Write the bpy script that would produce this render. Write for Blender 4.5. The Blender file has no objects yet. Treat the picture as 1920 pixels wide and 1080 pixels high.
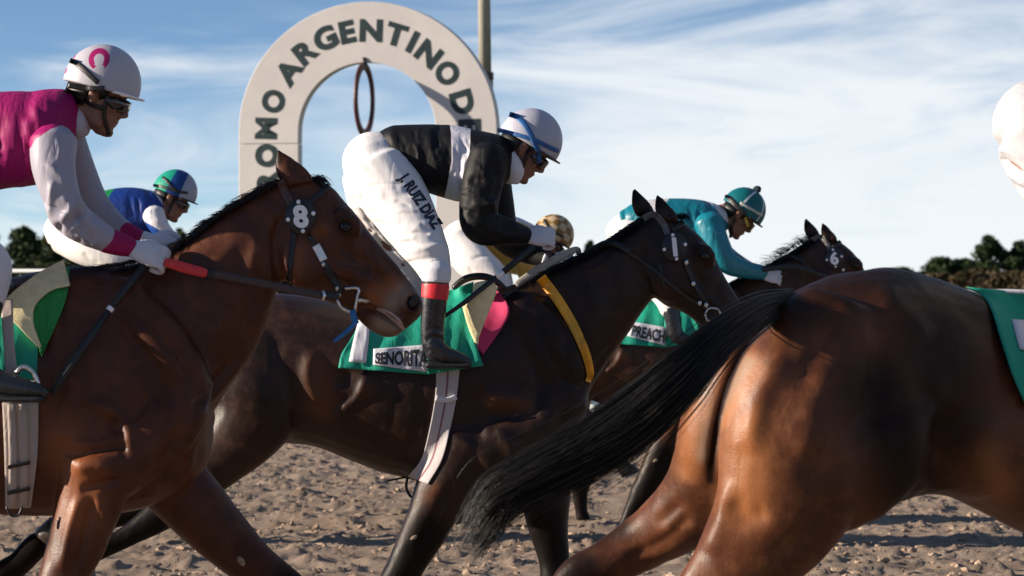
import bpy, bmesh, math, random
import numpy as np
from mathutils import Vector, Matrix
from mathutils.bvhtree import BVHTree
SC = bpy.context.scene
COL = SC.collection
rnd = random.Random(7)
RNG = np.random.RandomState(5)

# ------------------------------------------------------------------ camera, sky, sun, exposure
CAM_H = 1.53
FPX = 7200.0                      # focal length in pixels of a 1920 wide picture (135 mm lens)
cd = bpy.data.cameras.new('camera')
cam = bpy.data.objects.new('camera', cd); COL.objects.link(cam)
cam.location = (0, 0, CAM_H); cam.rotation_euler = (math.pi / 2, 0, 0)
cd.sensor_width = 36; cd.lens = 135; cd.clip_start = 0.1; cd.clip_end = 6000
cd.dof.use_dof = True; cd.dof.focus_distance = 15.2; cd.dof.aperture_fstop = 9.0
SC.camera = cam
SUN_EL, SUN_AZ = math.radians(16), math.radians(6)   # azimuth: from the left, a little on the camera's side
sdir = Vector((-math.cos(SUN_EL) * math.cos(SUN_AZ), -math.cos(SUN_EL) * math.sin(SUN_AZ), math.sin(SUN_EL)))
w = bpy.data.worlds.new('World'); SC.world = w; w.use_nodes = True
nt = w.node_tree; nt.nodes.clear()
def wn(t, **k):
    n = nt.nodes.new(t)
    for a, b in k.items(): setattr(n, a, b)
    return n
L = nt.links.new
out = wn('ShaderNodeOutputWorld'); bg = wn('ShaderNodeBackground'); L(bg.outputs[0], out.inputs[0])
bg.inputs[1].default_value = 0.090
tc = wn('ShaderNodeTexCoord'); sep = wn('ShaderNodeSeparateXYZ'); L(tc.outputs['Generated'], sep.inputs[0])
def wm(op, a, b=None, c=None):
    n = wn('ShaderNodeMath', operation=op)
    for i, v in enumerate((a, b, c)):
        if v is None: continue
        if isinstance(v, (int, float)): n.inputs[i].default_value = v
        else: L(v, n.inputs[i])
    return n.outputs[0]
zz = wm('MULTIPLY_ADD', sep.outputs[2], 3.6, 0.045)
cmb = wn('ShaderNodeCombineXYZ'); L(sep.outputs[0], cmb.inputs[0]); L(sep.outputs[1], cmb.inputs[1]); L(zz, cmb.inputs[2])
nrm = wn('ShaderNodeVectorMath', operation='NORMALIZE'); L(cmb.outputs[0], nrm.inputs[0])
sky = wn('ShaderNodeTexSky', sky_type='NISHITA', sun_disc=False)
sky.sun_elevation = SUN_EL; sky.sun_rotation = math.atan2(sdir.x, sdir.y)
sky.air_density = 1.0; sky.dust_density = 0.0; sky.ozone_density = 3.0
L(nrm.outputs[0], sky.inputs[0])
# thin wind-drawn cloud
mp = wn('ShaderNodeMapping'); mp.inputs['Scale'].default_value = (7.0, 7.0, 34.0); mp.inputs['Location'].default_value = (3.1, 1.7, 0.4)
mp.inputs['Rotation'].default_value = (0, math.radians(7), 0)
L(tc.outputs['Generated'], mp.inputs[0])
n1 = wn('ShaderNodeTexNoise'); n1.inputs['Scale'].default_value = 1.6; n1.inputs['Detail'].default_value = 7; n1.inputs['Roughness'].default_value = .56; n1.inputs['Distortion'].default_value = .9
L(mp.outputs[0], n1.inputs['Vector'])
n2 = wn('ShaderNodeTexNoise'); n2.inputs['Scale'].default_value = .45; n2.inputs['Detail'].default_value = 3
L(mp.outputs[0], n2.inputs['Vector'])
# more cloud toward the horizon, thinning upward
el = wm('MULTIPLY_ADD', sep.outputs[2], -7.5, 0.36)
el = wm('MAXIMUM', el, -0.62)
s = wm('MULTIPLY_ADD', n1.outputs[0], 1.7, el)
s = wm('MULTIPLY_ADD', n2.outputs[0], 0.6, s)
s = wm('MULTIPLY_ADD', wm('MAXIMUM', wm('MINIMUM', sep.outputs[0], .14), -.14), 2.4, s)
cr = wn('ShaderNodeMapRange', interpolation_type='SMOOTHSTEP'); L(s, cr.inputs[0])
cr.inputs[1].default_value = 0.74; cr.inputs[2].default_value = 1.58; cr.inputs[3].default_value = 0.0; cr.inputs[4].default_value = 0.93
mx = wn('ShaderNodeMix', data_type='RGBA'); L(cr.outputs[0], mx.inputs[0]); L(sky.outputs[0], mx.inputs[6])
mx.inputs[7].default_value = (5.25, 5.45, 5.6, 1)
L(mx.outputs[2], bg.inputs[0])
sl = bpy.data.lights.new('sun', 'SUN'); sl.energy = 5.0; sl.angle = math.radians(.53); sl.color = (1, .86, .70)
so = bpy.data.objects.new('sun', sl); COL.objects.link(so); so.location = (-20, -6, 12)
so.rotation_euler = (-sdir).to_track_quat('-Z', 'Y').to_euler()
vs = SC.view_settings; vs.view_transform = 'Standard'; vs.look = 'None'; vs.gamma = 1; vs.exposure = 0.95
SC.cycles.max_bounces = 5; SC.cycles.diffuse_bounces = 3; SC.cycles.glossy_bounces = 2

# ------------------------------------------------------------------ helpers
def P(px, py, d):
    return Vector(((px - 960) / FPX * d, d, CAM_H - (py - 540) / FPX * d))
def proj(V):
    return np.stack([960 + V[:, 0] / V[:, 1] * FPX, 540 - (V[:, 2] - CAM_H) / V[:, 1] * FPX], 1)
def cr_interp(A, k):
    A = np.asarray(A, float); n = len(A)
    if n < 2: return A
    E = np.vstack([2 * A[0] - A[1], A, 2 * A[-1] - A[-2]])
    o = []
    for i in range(n - 1):
        p0, p1, p2, p3 = E[i], E[i + 1], E[i + 2], E[i + 3]
        for t in np.arange(k) / k:
            o.append(.5 * ((2 * p1) + (-p0 + p2) * t + (2 * p0 - 5 * p1 + 4 * p2 - p3) * t * t + (-p0 + 3 * p1 - 3 * p2 + p3) * t ** 3))
    o.append(A[-1]); return np.array(o)

class G:
    """collects geometry in world space"""
    def __init__(s): s.v = []; s.f = []; s.n = 0
    def add(s, v, f):
        v = np.asarray(v, float)
        s.f += [tuple(i + s.n for i in q) for q in f]; s.v.append(v); s.n += len(v); return s
    def rings(s, R, cap=True):
        m, n = len(R), len(R[0]); f = []
        for i in range(m - 1):
            for j in range(n):
                f.append((i * n + j, i * n + (j + 1) % n, (i + 1) * n + (j + 1) % n, (i + 1) * n + j))
        v = np.vstack(R)
        if cap:
            v = np.vstack([v, R[0].mean(0), R[-1].mean(0)])
            for j in range(n):
                f.append((m * n, (j + 1) % n, j)); f.append((m * n + 1, (m - 1) * n + j, (m - 1) * n + (j + 1) % n))
        return s.add(v, f)
    def loft(s, st, d, k=5, n=28, grow=0.0, yo=0.0):
        """st: (tx,ty,bx,by,halfwidth m[,dy[,pinch]]) contour pairs in picture pixels at depth d+dy"""
        st = [tuple(q) + ((0.0, 0.0)[len(q) - 5:] if len(q) < 7 else ()) for q in st]
        A = cr_interp(st, k); R = []
        th = np.linspace(0, 2 * np.pi, n, endpoint=False)
        for tx, ty, bx, by, wd, dy, pc in A:
            dd = d + dy + yo
            T = np.array(P(tx, ty, dd)); B = np.array(P(bx, by, dd)); c = (T + B) / 2; a = (T - B) / 2
            la = np.linalg.norm(a) + 1e-9; a = a * (1 + grow / la); wd = max(wd + grow, .002)
            cs, sn = np.cos(th), np.sin(th)
            e = .9
            ca = np.sign(cs) * np.abs(cs) ** e; sa = np.sign(sn) * np.abs(sn) ** e
            wv = wd * (1 - pc * ca)
            R.append(c + a * ca[:, None] + np.outer(sa * wv, [0, 1, 0]))
        return s.rings(R)
    def limb(s, pts, d, wf=.9, k=6, n=20, grow=0.0, yo=0.0):
        """pts: (px,py,radius px[,dy[,wf]])"""
        pts = [tuple(q) + ((0.0, wf)[len(q) - 3:] if len(q) < 5 else ()) for q in pts]
        A = cr_interp(pts, k); C = []
        for x, y, r, dy, wq in A: C.append(np.array(P(x, y, d + dy + yo)))
        C = np.array(C); t = np.gradient(C, axis=0); R = []
        th = np.linspace(0, 2 * np.pi, n, endpoint=False)
        for i in range(len(A)):
            u = t[i] / (np.linalg.norm(t[i]) + 1e-9)
            a = np.cross(u, [0, 1, 0]); a /= np.linalg.norm(a) + 1e-9
            b = np.cross(u, a)
            r = A[i, 2] / FPX * (d + A[i, 3]) + grow
            R.append(C[i] + np.outer(np.cos(th) * r, a) + np.outer(np.sin(th) * r * A[i, 4], b))
        # rounded ends
        R = [C[0] + (R[0] - C[0]) * .6 - (C[1] - C[0]) / (np.linalg.norm(C[1] - C[0]) + 1e-9) * np.linalg.norm(R[0][0] - C[0]) * .5] + R + \
            [C[-1] + (R[-1] - C[-1]) * .6 + (C[-1] - C[-2]) / (np.linalg.norm(C[-1] - C[-2]) + 1e-9) * np.linalg.norm(R[-1][0] - C[-1]) * .5]
        return s.rings(R)
    def tube(s, C, r, n=8):
        """world-space tube; r scalar or list"""
        C = np.array([list(c) for c in C], float); r = np.broadcast_to(np.asarray(r, float), (len(C),)); t = np.gradient(C, axis=0); R = []
        th = np.linspace(0, 2 * np.pi, n, endpoint=False)
        for i in range(len(C)):
            u = t[i] / (np.linalg.norm(t[i]) + 1e-9)
            h = np.array([0, 1, 0]) if abs(u[1]) < .9 else np.array([1, 0, 0])
            a = np.cross(u, h); a /= np.linalg.norm(a); b = np.cross(u, a)
            R.append(C[i] + r[i] * (np.outer(np.cos(th), a) + np.outer(np.sin(th), b)))
        return s.rings(R)
    def ell(s, c, r, rot=0.0, nu=20, nv=12, M=None):
        """ellipsoid at c with radii r, turned by rot about Y"""
        R = []
        for j in range(nv + 1):
            p = -np.pi / 2 + np.pi * (j * .98 + .01 * nv) / nv
            th = np.linspace(0, 2 * np.pi, nu, endpoint=False)
            R.append(np.stack([np.cos(p) * np.cos(th) * r[0], np.cos(p) * np.sin(th) * r[1], np.full(nu, np.sin(p) * r[2])], 1))
        cs, sn = math.cos(rot), math.sin(rot)
        m = np.array([[cs, 0, sn], [0, 1, 0], [-sn, 0, cs]])
        return s.rings([q @ m.T + np.array(c) for q in R])
    def pell(s, px, py, rx, ry, wy, d, dy=0.0, rot=0.0):
        """ellipsoid in picture pixels; rot in degrees, positive = clockwise in the picture"""
        k = (d + dy) / FPX
        return s.ell(P(px, py, d + dy), (rx * k, wy, ry * k), math.radians(rot))
    def box(s, c, h, M=None):
        v = np.array([[x, y, z] for x in (-1, 1) for y in (-1, 1) for z in (-1, 1)], float) * np.array(h)
        if M is not None: v = v @ np.array(M.to_3x3()).T
        return s.add(v + np.array(c), [(0, 1, 3, 2), (4, 6, 7, 5), (0, 4, 5, 1), (2, 3, 7, 6), (0, 2, 6, 4), (1, 5, 7, 3)])
    def xform(s, M, i0=0):
        m = np.array(M); s.v = [q if i < i0 else q @ m[:3, :3].T + m[:3, 3] for i, q in enumerate(s.v)]; return s
    def arrays(s): return (np.vstack(s.v) if s.v else np.zeros((0, 3))), s.f

def mesh_from(name, V, F, smooth=True):
    me = bpy.data.meshes.new(name); me.from_pydata([tuple(v) for v in V], [], F); me.update()
    if smooth: me.polygons.foreach_set('use_smooth', [True] * len(me.polygons))
    return me
def arr(me):
    V = np.empty(len(me.vertices) * 3); me.vertices.foreach_get('co', V); return V.reshape(-1, 3)
def put(me, V): me.vertices.foreach_set('co', np.ascontiguousarray(V).ravel()); me.update()
def normals(me):
    N = np.empty(len(me.vertices) * 3); me.vertices.foreach_get('normal', N); return N.reshape(-1, 3)
def edges(me):
    E = np.empty(len(me.edges) * 2, np.int32); me.edges.foreach_get('vertices', E); return E.reshape(-1, 2)
def relax(me, it, lam=.5):
    V = arr(me); E = edges(me); n = len(V)
    deg = np.bincount(E.ravel(), minlength=n).astype(float)[:, None]; deg[deg == 0] = 1
    for i in range(it):
        l = lam if i % 2 == 0 else -lam * .94
        if it < 4: l = lam
        S = np.zeros_like(V)
        for a in range(3):
            S[:, a] = np.bincount(E[:, 0], V[E[:, 1], a], n) + np.bincount(E[:, 1], V[E[:, 0], a], n)
        V = V + l * (S / deg - V)
    put(me, V)
def weld(name, g, vox, it=8):
    """one continuous surface out of overlapping closed pieces"""
    V, F = g.arrays(); me = mesh_from(name, V, F, False)
    o = bpy.data.objects.new('tmp', me); COL.objects.link(o)
    m = o.modifiers.new('r', 'REMESH'); m.mode = 'VOXEL'; m.voxel_size = vox; m.adaptivity = 0
    dg = bpy.context.evaluated_depsgraph_get(); dg.update()
    r = bpy.data.meshes.new_from_object(o.evaluated_get(dg)); r.name = name
    bpy.data.objects.remove(o); bpy.data.meshes.remove(me)
    V = arr(r); E = edges(r)
    relax_pure(r, it); r.polygons.foreach_set('use_smooth', [True] * len(r.polygons)); r.update(); return r
def relax_pure(me, it):
    V = arr(me); E = edges(me); n = len(V)
    deg = np.bincount(E.ravel(), minlength=n).astype(float)[:, None]; deg[deg == 0] = 1
    for i in range(it):
        S = np.stack([np.bincount(E[:, 0], V[E[:, 1], a], n) + np.bincount(E[:, 1], V[E[:, 0], a], n) for a in range(3)], 1)
        V = V + .5 * (S / deg - V)
    put(me, V)
def pdist(Q, pts, k=8):
    """distance of points Q (n,2) to a smooth polyline, and the 0..1 position along it"""
    C = cr_interp(pts, k); best = np.full(len(Q), 1e9); tt = np.zeros(len(Q))
    for i in range(len(C) - 1):
        a, b = C[i], C[i + 1]; ab = b - a; t = np.clip(((Q - a) @ ab) / (ab @ ab + 1e-9), 0, 1)
        dd = np.hypot(*(Q - a - t[:, None] * ab).T); m = dd < best
        best[m] = dd[m]; tt[m] = (i + t[m]) / (len(C) - 1)
    return best, tt
def relief(me, strokes, side=-1):
    """push the surface in or out along soft strokes given in picture pixels: (points, width px, height m)"""
    V = arr(me); N = normals(me).copy(); Q = proj(V); D = np.zeros(len(V))
    face = np.clip(N[:, 1] * side * 2.0 + .3, 0, 1)
    for pts, wd, h in strokes:
        pts = np.array(pts, float); lo = pts.min(0) - 3 * wd; hi = pts.max(0) + 3 * wd
        m = np.all((Q > lo) & (Q < hi), 1)
        if not m.any(): continue
        if len(pts) == 1: dd = np.hypot(*(Q[m] - pts[0]).T); e = 1
        else:
            dd, tt = pdist(Q[m], pts); e = np.clip(np.minimum(tt, 1 - tt) * 5, .0, 1) ** .7
        D[m] += h * np.exp(-(dd / wd) ** 2) * e
    put(me, V + N * (D * face)[:, None])
def vnoise(V, sc, seed=0):
    """smooth value noise, numpy"""
    r = np.random.RandomState(seed); T = r.rand(4096) * 2 - 1
    X = V * sc; I = np.floor(X).astype(int); Fr = X - I; Fr = Fr * Fr * (3 - 2 * Fr); o = 0
    def h(a): return T[((a[:, 0] * 73856093) ^ (a[:, 1] * 19349663) ^ (a[:, 2] * 83492791)) & 4095]
    flat = not X[:, 2].any()
    for dx in (0, 1):
        for dy in (0, 1):
            for dz in ((0,) if flat else (0, 1)):
                wgt = (Fr[:, 0] if dx else 1 - Fr[:, 0]) * (Fr[:, 1] if dy else 1 - Fr[:, 1]) * (Fr[:, 2] if dz else 1 - Fr[:, 2])
                o = o + wgt * h(I + np.array([dx, dy, dz]))
    return o
def attr(me, name, vals):
    a = me.attributes.get(name) or me.attributes.new(name, 'FLOAT', 'POINT')
    a.data.foreach_set('value', np.ascontiguousarray(vals, dtype=np.float32))
def sdf(Q, poly):
    """signed distance in pixels, positive inside"""
    poly = np.array(poly, float); n = len(poly); ins = np.zeros(len(Q), bool); best = np.full(len(Q), 1e9)
    for i in range(n):
        a, b = poly[i], poly[(i + 1) % n]; ab = b - a; t = np.clip(((Q - a) @ ab) / (ab @ ab + 1e-9), 0, 1)
        best = np.minimum(best, np.hypot(*(Q - a - t[:, None] * ab).T))
        c = ((a[1] > Q[:, 1]) != (b[1] > Q[:, 1])) & (Q[:, 0] < (b[0] - a[0]) * (Q[:, 1] - a[1]) / (b[1] - a[1] + 1e-12) + a[0])
        ins ^= c
    return np.where(ins, best, -best)
def bvh(*meshes):
    V, F, n = [], [], 0
    for me in meshes:
        v = arr(me); V += [tuple(q) for q in v]; F += [tuple(i + n for i in p.vertices) for p in me.polygons]; n += len(v)
    return BVHTree.FromPolygons(V, F)
def hit(tree, px, py, dmax=60):
    o = Vector((0, 0, CAM_H)); r = P(px, py, 1.0) - o; r.normalize()
    h = tree.ray_cast(o, r, dmax); return h[0], h[1]

def text_geo(s, bold=.02):
    cu = bpy.data.curves.new('t', 'FONT'); cu.body = s; cu.align_x = 'CENTER'; cu.align_y = 'CENTER'; cu.offset = bold; cu.resolution_u = 5
    o = bpy.data.objects.new('t', cu); COL.objects.link(o); dg = bpy.context.evaluated_depsgraph_get(); dg.update()
    me = bpy.data.meshes.new_from_object(o.evaluated_get(dg)); bpy.data.objects.remove(o); bpy.data.curves.remove(cu)
    V = arr(me)[:, :2]; F = [tuple(p.vertices) for p in me.polygons]; bpy.data.meshes.remove(me)
    c = (V.max(0) + V.min(0)) / 2; return V - c, F, V.max(0) - V.min(0)
def slab(V3, F, dv):
    """give a flat set of faces a thickness dv (vector)"""
    n = len(V3); V = np.vstack([V3, V3 + dv]); E = {}
    for f in F:
        for a, b in zip(f, f[1:] + f[:1]): E[(a, b)] = 1
    side = [(a, b, b + n, a + n) for (a, b) in E if (b, a) not in E]
    return V, [tuple(reversed(f)) for f in F] + [tuple(i + n for i in f) for f in F] + side
# ------------------------------------------------------------------ objects
def obj(name, me, mat=None, parent=None, **tags):
    if isinstance(me, G): V, F = me.arrays(); me = mesh_from(name, V, F)
    o = bpy.data.objects.new(name, me); COL.objects.link(o); me.name = name
    if mat is not None:
        me.materials.clear(); me.materials.append(mat)
    if parent is not None:
        o.parent = parent; r = parent
        while r.parent: r = r.parent
        me.transform(Matrix.Translation(-r.location))
    for k, v in tags.items(): o[k] = v
    return o
def thing(name, loc, label, cat, group=None):
    o = bpy.data.objects.new(name, None); COL.objects.link(o); o.location = loc; o['label'] = label; o['category'] = cat
    o.empty_display_size = .2
    if group: o['group'] = group
    return o
def tag(o, label, cat, group=None):
    o['label'] = label; o['category'] = cat
    if group: o['group'] = group
    return o

# ------------------------------------------------------------------ materials
class N:
    def __init__(s, name):
        s.m = bpy.data.materials.new(name); s.m.use_nodes = True; s.t = s.m.node_tree; s.b = s.t.nodes['Principled BSDF']
    def n(s, ty, ins=None, **k):
        q = s.t.nodes.new(ty)
        for a, b in k.items(): setattr(q, a, b)
        for a, b in (ins or {}).items(): s.set(q, a, b)
        return q
    def set(s, q, a, b):
        if isinstance(b, bpy.types.NodeSocket): s.t.links.new(b, q.inputs[a])
        else: q.inputs[a].default_value = b
    def co(s): return s.n('ShaderNodeTexCoord').outputs['Object']
    def map(s, scale, rot=(0, 0, 0)):
        return s.n('ShaderNodeMapping', {'Vector': s.co(), 'Scale': scale, 'Rotation': rot}).outputs[0]
    def noise(s, sc, det=4, rough=.55, vec=None, dist=0.0):
        return s.n('ShaderNodeTexNoise', {'Vector': vec or s.co(), 'Scale': sc, 'Detail': det, 'Roughness': rough, 'Distortion': dist}).outputs[0]
    def ramp(s, f, a, b, lo=0.0, hi=1.0):
        return s.n('ShaderNodeMapRange', {0: f, 1: a, 2: b, 3: lo, 4: hi}, interpolation_type='SMOOTHSTEP').outputs[0]
    def mix(s, f, a, b, bt='MIX'):
        return s.n('ShaderNodeMix', {0: f, 6: a, 7: b}, data_type='RGBA', blend_type=bt).outputs[2]
    def at(s, name): return s.n('ShaderNodeAttribute', attribute_name=name).outputs['Fac']
    def math(s, op, a, b=0.0): return s.n('ShaderNodeMath', {0: a, 1: b}, operation=op).outputs[0]
    def bump(s, h, st=.5, dist=.01, nrm=None):
        i = {'Height': h, 'Strength': st, 'Distance': dist}
        if nrm: i['Normal'] = nrm
        return s.n('ShaderNodeBump', i).outputs[0]
    def fin(s, **k):
        for a, b in k.items(): s.set(s.b, {'col': 'Base Color', 'rough': 'Roughness', 'nrm': 'Normal', 'metal': 'Metallic', 'spec': 'Specular IOR Level', 'coat': 'Coat Weight', 'sheen': 'Sheen Weight'}[a], b)
        return s.m
def C(r, g, b): return (r, g, b, 1)
def plain(name, col, rough=.5, metal=0.0, var=.18, sc=30, spec=.5, bump=.0):
    n = N(name); f = n.noise(sc, 5)
    c = n.mix(n.ramp(f, .3, .7), C(*[x * (1 - var) for x in col]), C(*[min(1, x * (1 + var)) for x in col]))
    k = dict(col=c, rough=n.ramp(f, .2, .8, rough * .85, min(1, rough * 1.15)), metal=metal, spec=spec)
    if bump: k['nrm'] = n.bump(n.noise(sc * 3, 4), bump, .004)
    return n.fin(**k)
def cloth(name, base, c1=None, c2=None, rough=.6, wr=1.0, sc=9, soft=.8, c3=None, spec=.3):
    """fabric; c1..c3 replace the base where the attributes m1..m3 are positive"""
    n = N(name); col = C(*base)
    for i, c in enumerate((c1, c2, c3)):
        if c: col = n.mix(n.ramp(n.at('m%d' % (i + 1)), -soft, soft), col, C(*c))
    v = n.noise(6, 3); col = n.mix(n.ramp(v, .3, .7), col, n.mix(.12, col, C(.45, .42, .38), 'MULTIPLY'))
    f1 = n.noise(sc, 2, .45, n.map((1.3, 1.0, .35), (.1, .25, .1)), .9)
    f2 = n.noise(sc * 2.6, 2, .45, n.map((1.4, 1.0, .3), (.2, -.3, .3)), .8)
    h = n.math('ADD', n.math('ABSOLUTE', n.math('SUBTRACT', f1, .5)), n.math('MULTIPLY', n.math('ABSOLUTE', n.math('SUBTRACT', f2, .5)), .35))
    b = n.bump(h, .42 * wr, .03)
    b = n.bump(n.noise(700, 2), .1, .001, b)
    return n.fin(col=col, rough=rough, nrm=b, spec=spec)
def coat(name, base, light, rough=.43, dk=(.0045, .0034, .003), coatw=.0):
    """horse hair: base coat, 'dark' attribute to black points, 'lite' attribute to tan"""
    n = N(name)
    v = n.noise(3.2, 4, .6, None, .4); v2 = n.noise(16, 4, .6); hair = n.noise(260, 3, .6, n.map((.25, .25, 1.0), (.0, .7, .0)))
    c = n.mix(n.ramp(v, .35, .68), C(*[x * .72 for x in base]), C(*[x * 1.22 for x in base]))
    c = n.mix(n.math('MULTIPLY', n.ramp(v2, .4, .75), .25), c, C(*light))
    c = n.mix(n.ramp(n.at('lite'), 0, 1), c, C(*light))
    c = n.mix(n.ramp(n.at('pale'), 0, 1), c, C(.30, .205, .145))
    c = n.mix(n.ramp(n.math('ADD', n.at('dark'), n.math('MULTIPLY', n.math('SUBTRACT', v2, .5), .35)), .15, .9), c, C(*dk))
    c = n.mix(n.math('MULTIPLY', hair, .35), c, C(*[x * .5 for x in base]))
    b = n.bump(n.noise(42, 4, .6, n.map((1, 1, .45), (0, .6, 0))), .10, .012)
    vn = n.math('ABSOLUTE', n.math('SUBTRACT', n.noise(3.4, 2, .4, n.map((1, .5, .8), (0, .5, 0)), 1.4), .5))
    b = n.bump(n.math('SUBTRACT', 1.0, n.ramp(vn, .0, .03)), .05, .006, b)
    b = n.bump(hair, .30, .003, b)
    b = n.bump(n.noise(620, 2, .6, n.map((.35, .35, 1), (0, .7, 0))), .30, .0015, b)
    return n.fin(col=c, rough=n.ramp(v2, .25, .75, rough - .07, rough + .10), nrm=b, spec=n.ramp(n.at('dark'), 0, 1, .29, .12), coat=coatw)

M = {}
M['bay8'] = coat('bay_coat', (.070, .0195, .0082), (.27, .084, .027))
M['bay1'] = coat('dark_bay_coat', (.019, .0075, .0048), (.115, .038, .0135))
M['bay6'] = coat('brown_coat', (.036, .0130, .0062), (.16, .056, .019))
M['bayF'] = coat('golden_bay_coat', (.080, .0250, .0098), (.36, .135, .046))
M['hair'] = plain('black_horsehair', (.0045, .004, .004), .45, var=.4, sc=60, spec=.35)
M['mane8'] = plain('brown_horsehair', (.020, .010, .007), .48, var=.4, sc=60)
M['leather'] = plain('dark_leather', (.012, .010, .010), .45, var=.4, sc=80, bump=.2)
M['brownleather'] = plain('brown_leather', (.075, .036, .026), .55, var=.3, sc=60, bump=.2)
M['blackboot'] = plain('black_boot_leather', (.010, .011, .014), .28, var=.4, sc=40, spec=.6, bump=.1)
M['disc'] = plain('black_plastic', (.012, .014, .020), .45, var=.3, sc=90)
M['white'] = plain('white_paint', (.86, .85, .86), .5, var=.05, sc=40)
M['steel'] = plain('steel', (.62, .60, .57), .28, 1.0, var=.2, sc=90)
M['skin'] = plain('skin', (.36, .185, .125), .5, var=.16, sc=50, bump=.08)
M['tanskin'] = plain('sunburnt_skin', (.22, .100, .066), .5, var=.16, sc=50, bump=.08)
M['glove'] = cloth('white_glove_knit', (.62, .61, .66), rough=.8, wr=.5, sc=22)
M['eye'] = plain('eye_gloss', (.004, .003, .002), .12, var=.3, spec=.45)
M['nostril'] = plain('nostril_skin', (.022, .012, .011), .6, var=.3, sc=90)
M['muzzle'] = plain('lip_skin', (.42, .30, .25), .45, var=.25, sc=70)
M['hoof'] = plain('hoof_horn', (.085, .060, .042), .45, var=.4, sc=70, bump=.2)
M['shoe'] = plain('worn_aluminium', (.60, .58, .55), .35, 1.0, var=.25, sc=90)
M['teal'] = cloth('teal_saddle_cloth', (.008, .29, .20), rough=.65, wr=.5, sc=14)
M['label'] = cloth('white_label_cloth', (.66, .66, .72), rough=.7, wr=.3, sc=12)
M['ink'] = plain('black_print', (.010, .010, .014), .6, var=.2)
M['navyink'] = plain('navy_print', (.010, .014, .040), .6, var=.2)
M['foam'] = plain('cream_foam', (.74, .64, .37), .85, var=.1, sc=25, bump=.3)
M['pink'] = plain('pink_felt', (.52, .035, .125), .85, var=.12, sc=60, bump=.3)
M['greenfelt'] = plain('green_felt', (.020, .24, .055), .85, var=.15, sc=60, bump=.3)
M['girth'] = cloth('white_elastic_girth', (.46, .43, .44), (.16, .025, .055), rough=.8, wr=.3, sc=20)
M['webbing'] = cloth('worn_webbing', (.40, .34, .31), rough=.85, wr=.6, sc=18)
M['yellow'] = plain('yellow_strap', (.80, .36, .018), .5, var=.1, sc=30, bump=.1)
M['redrein'] = plain('red_rubber', (.62, .035, .040), .6, var=.15, sc=60, bump=.3)
M['blueband'] = plain('blue_band', (.010, .085, .26), .5, var=.2)
M['rubber'] = plain('black_rubber', (.011, .012, .014), .5, var=.3, sc=120, bump=.3)
M['lens'] = plain('dark_lens', (.012, .010, .012), .08, var=.2, spec=.8)

# ================================================================== the setting
def fbm(V, sc, oct=4, seed=0, gain=.5):
    o = 0; a = 1; t = 0
    for i in range(oct): o = o + a * vnoise(V, sc * 2 ** i, seed + i); t += a; a *= gain
    return o / t
def spaced(lo, f0, f1, hi, fine, coarse):
    return np.concatenate([np.linspace(lo, f0, coarse, endpoint=False), np.arange(f0, f1, fine), np.linspace(f1, hi, coarse)])
def dirt_height(X, Y):
    Z0 = np.zeros_like(X); V = np.stack([X * .14, Y, Z0], 1); W = np.stack([X, Y, Z0], 1)
    rows = fbm(V, 1.9, 2, 11) * .046                           # harrow rows run along the track
    a = fbm(np.stack([X, Y * .8, Z0], 1), 6.5, 2, 21); b = fbm(W, 24, 2, 31); c = fbm(np.stack([X * .6, Y, Z0], 1), 9, 1, 41)
    lump = np.clip(a * .9 + .25, 0, 1)
    return rows + a * .013 + lump * (np.abs(b) * .056) + c * .014 + b * .008
gx = spaced(-70, -6.6, 6.6, 70, .020, 40); gy = spaced(-3, 18.5, 41.3, 41.35, .05, 60); gy = np.unique(gy)
XX, YY = np.meshgrid(gx, gy); HX, HY = XX.ravel(), YY.ravel()
HZ = dirt_height(HX, HY); HZ[HY < 18.5] *= .6
nx, ny = len(gx), len(gy)
ii = np.arange(nx * ny).reshape(ny, nx)
F = np.stack([ii[:-1, :-1], ii[:-1, 1:], ii[1:, 1:], ii[1:, :-1]], -1).reshape(-1, 4)
me = bpy.data.meshes.new('dirt_track'); me.vertices.add(nx * ny); me.vertices.foreach_set('co', np.stack([HX, HY, HZ], 1).ravel())
me.loops.add(F.size); me.loops.foreach_set('vertex_index', F.ravel().astype(np.int32)); me.polygons.add(len(F))
me.polygons.foreach_set('loop_start', np.arange(0, F.size, 4, dtype=np.int32)); me.polygons.foreach_set('loop_total', np.full(len(F), 4, np.int32))
me.update(calc_edges=True); me.polygons.foreach_set('use_smooth', [True] * len(F))
n = N('harrowed_dirt')
g1 = n.noise(5, 6, .65); g2 = n.noise(60, 5, .7); g3 = n.noise(1.1, 3, .5, n.map((.25, 1, 1)))
c = n.mix(n.ramp(g1, .3, .7), C(.235, .176, .134), C(.385, .295, .228)); c = n.mix(n.math('MULTIPLY', n.ramp(g2, .45, .75), .6), c, C(.125, .092, .072))
c = n.mix(n.math('MULTIPLY', n.ramp(g3, .5, .75), .45), c, C(.165, .13, .108))
M['dirt'] = n.fin(col=c, rough=.95, nrm=n.bump(n.noise(110, 5, .7), .8, .02), spec=.15)
obj('dirt_track', me, M['dirt'], kind='structure')
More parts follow.
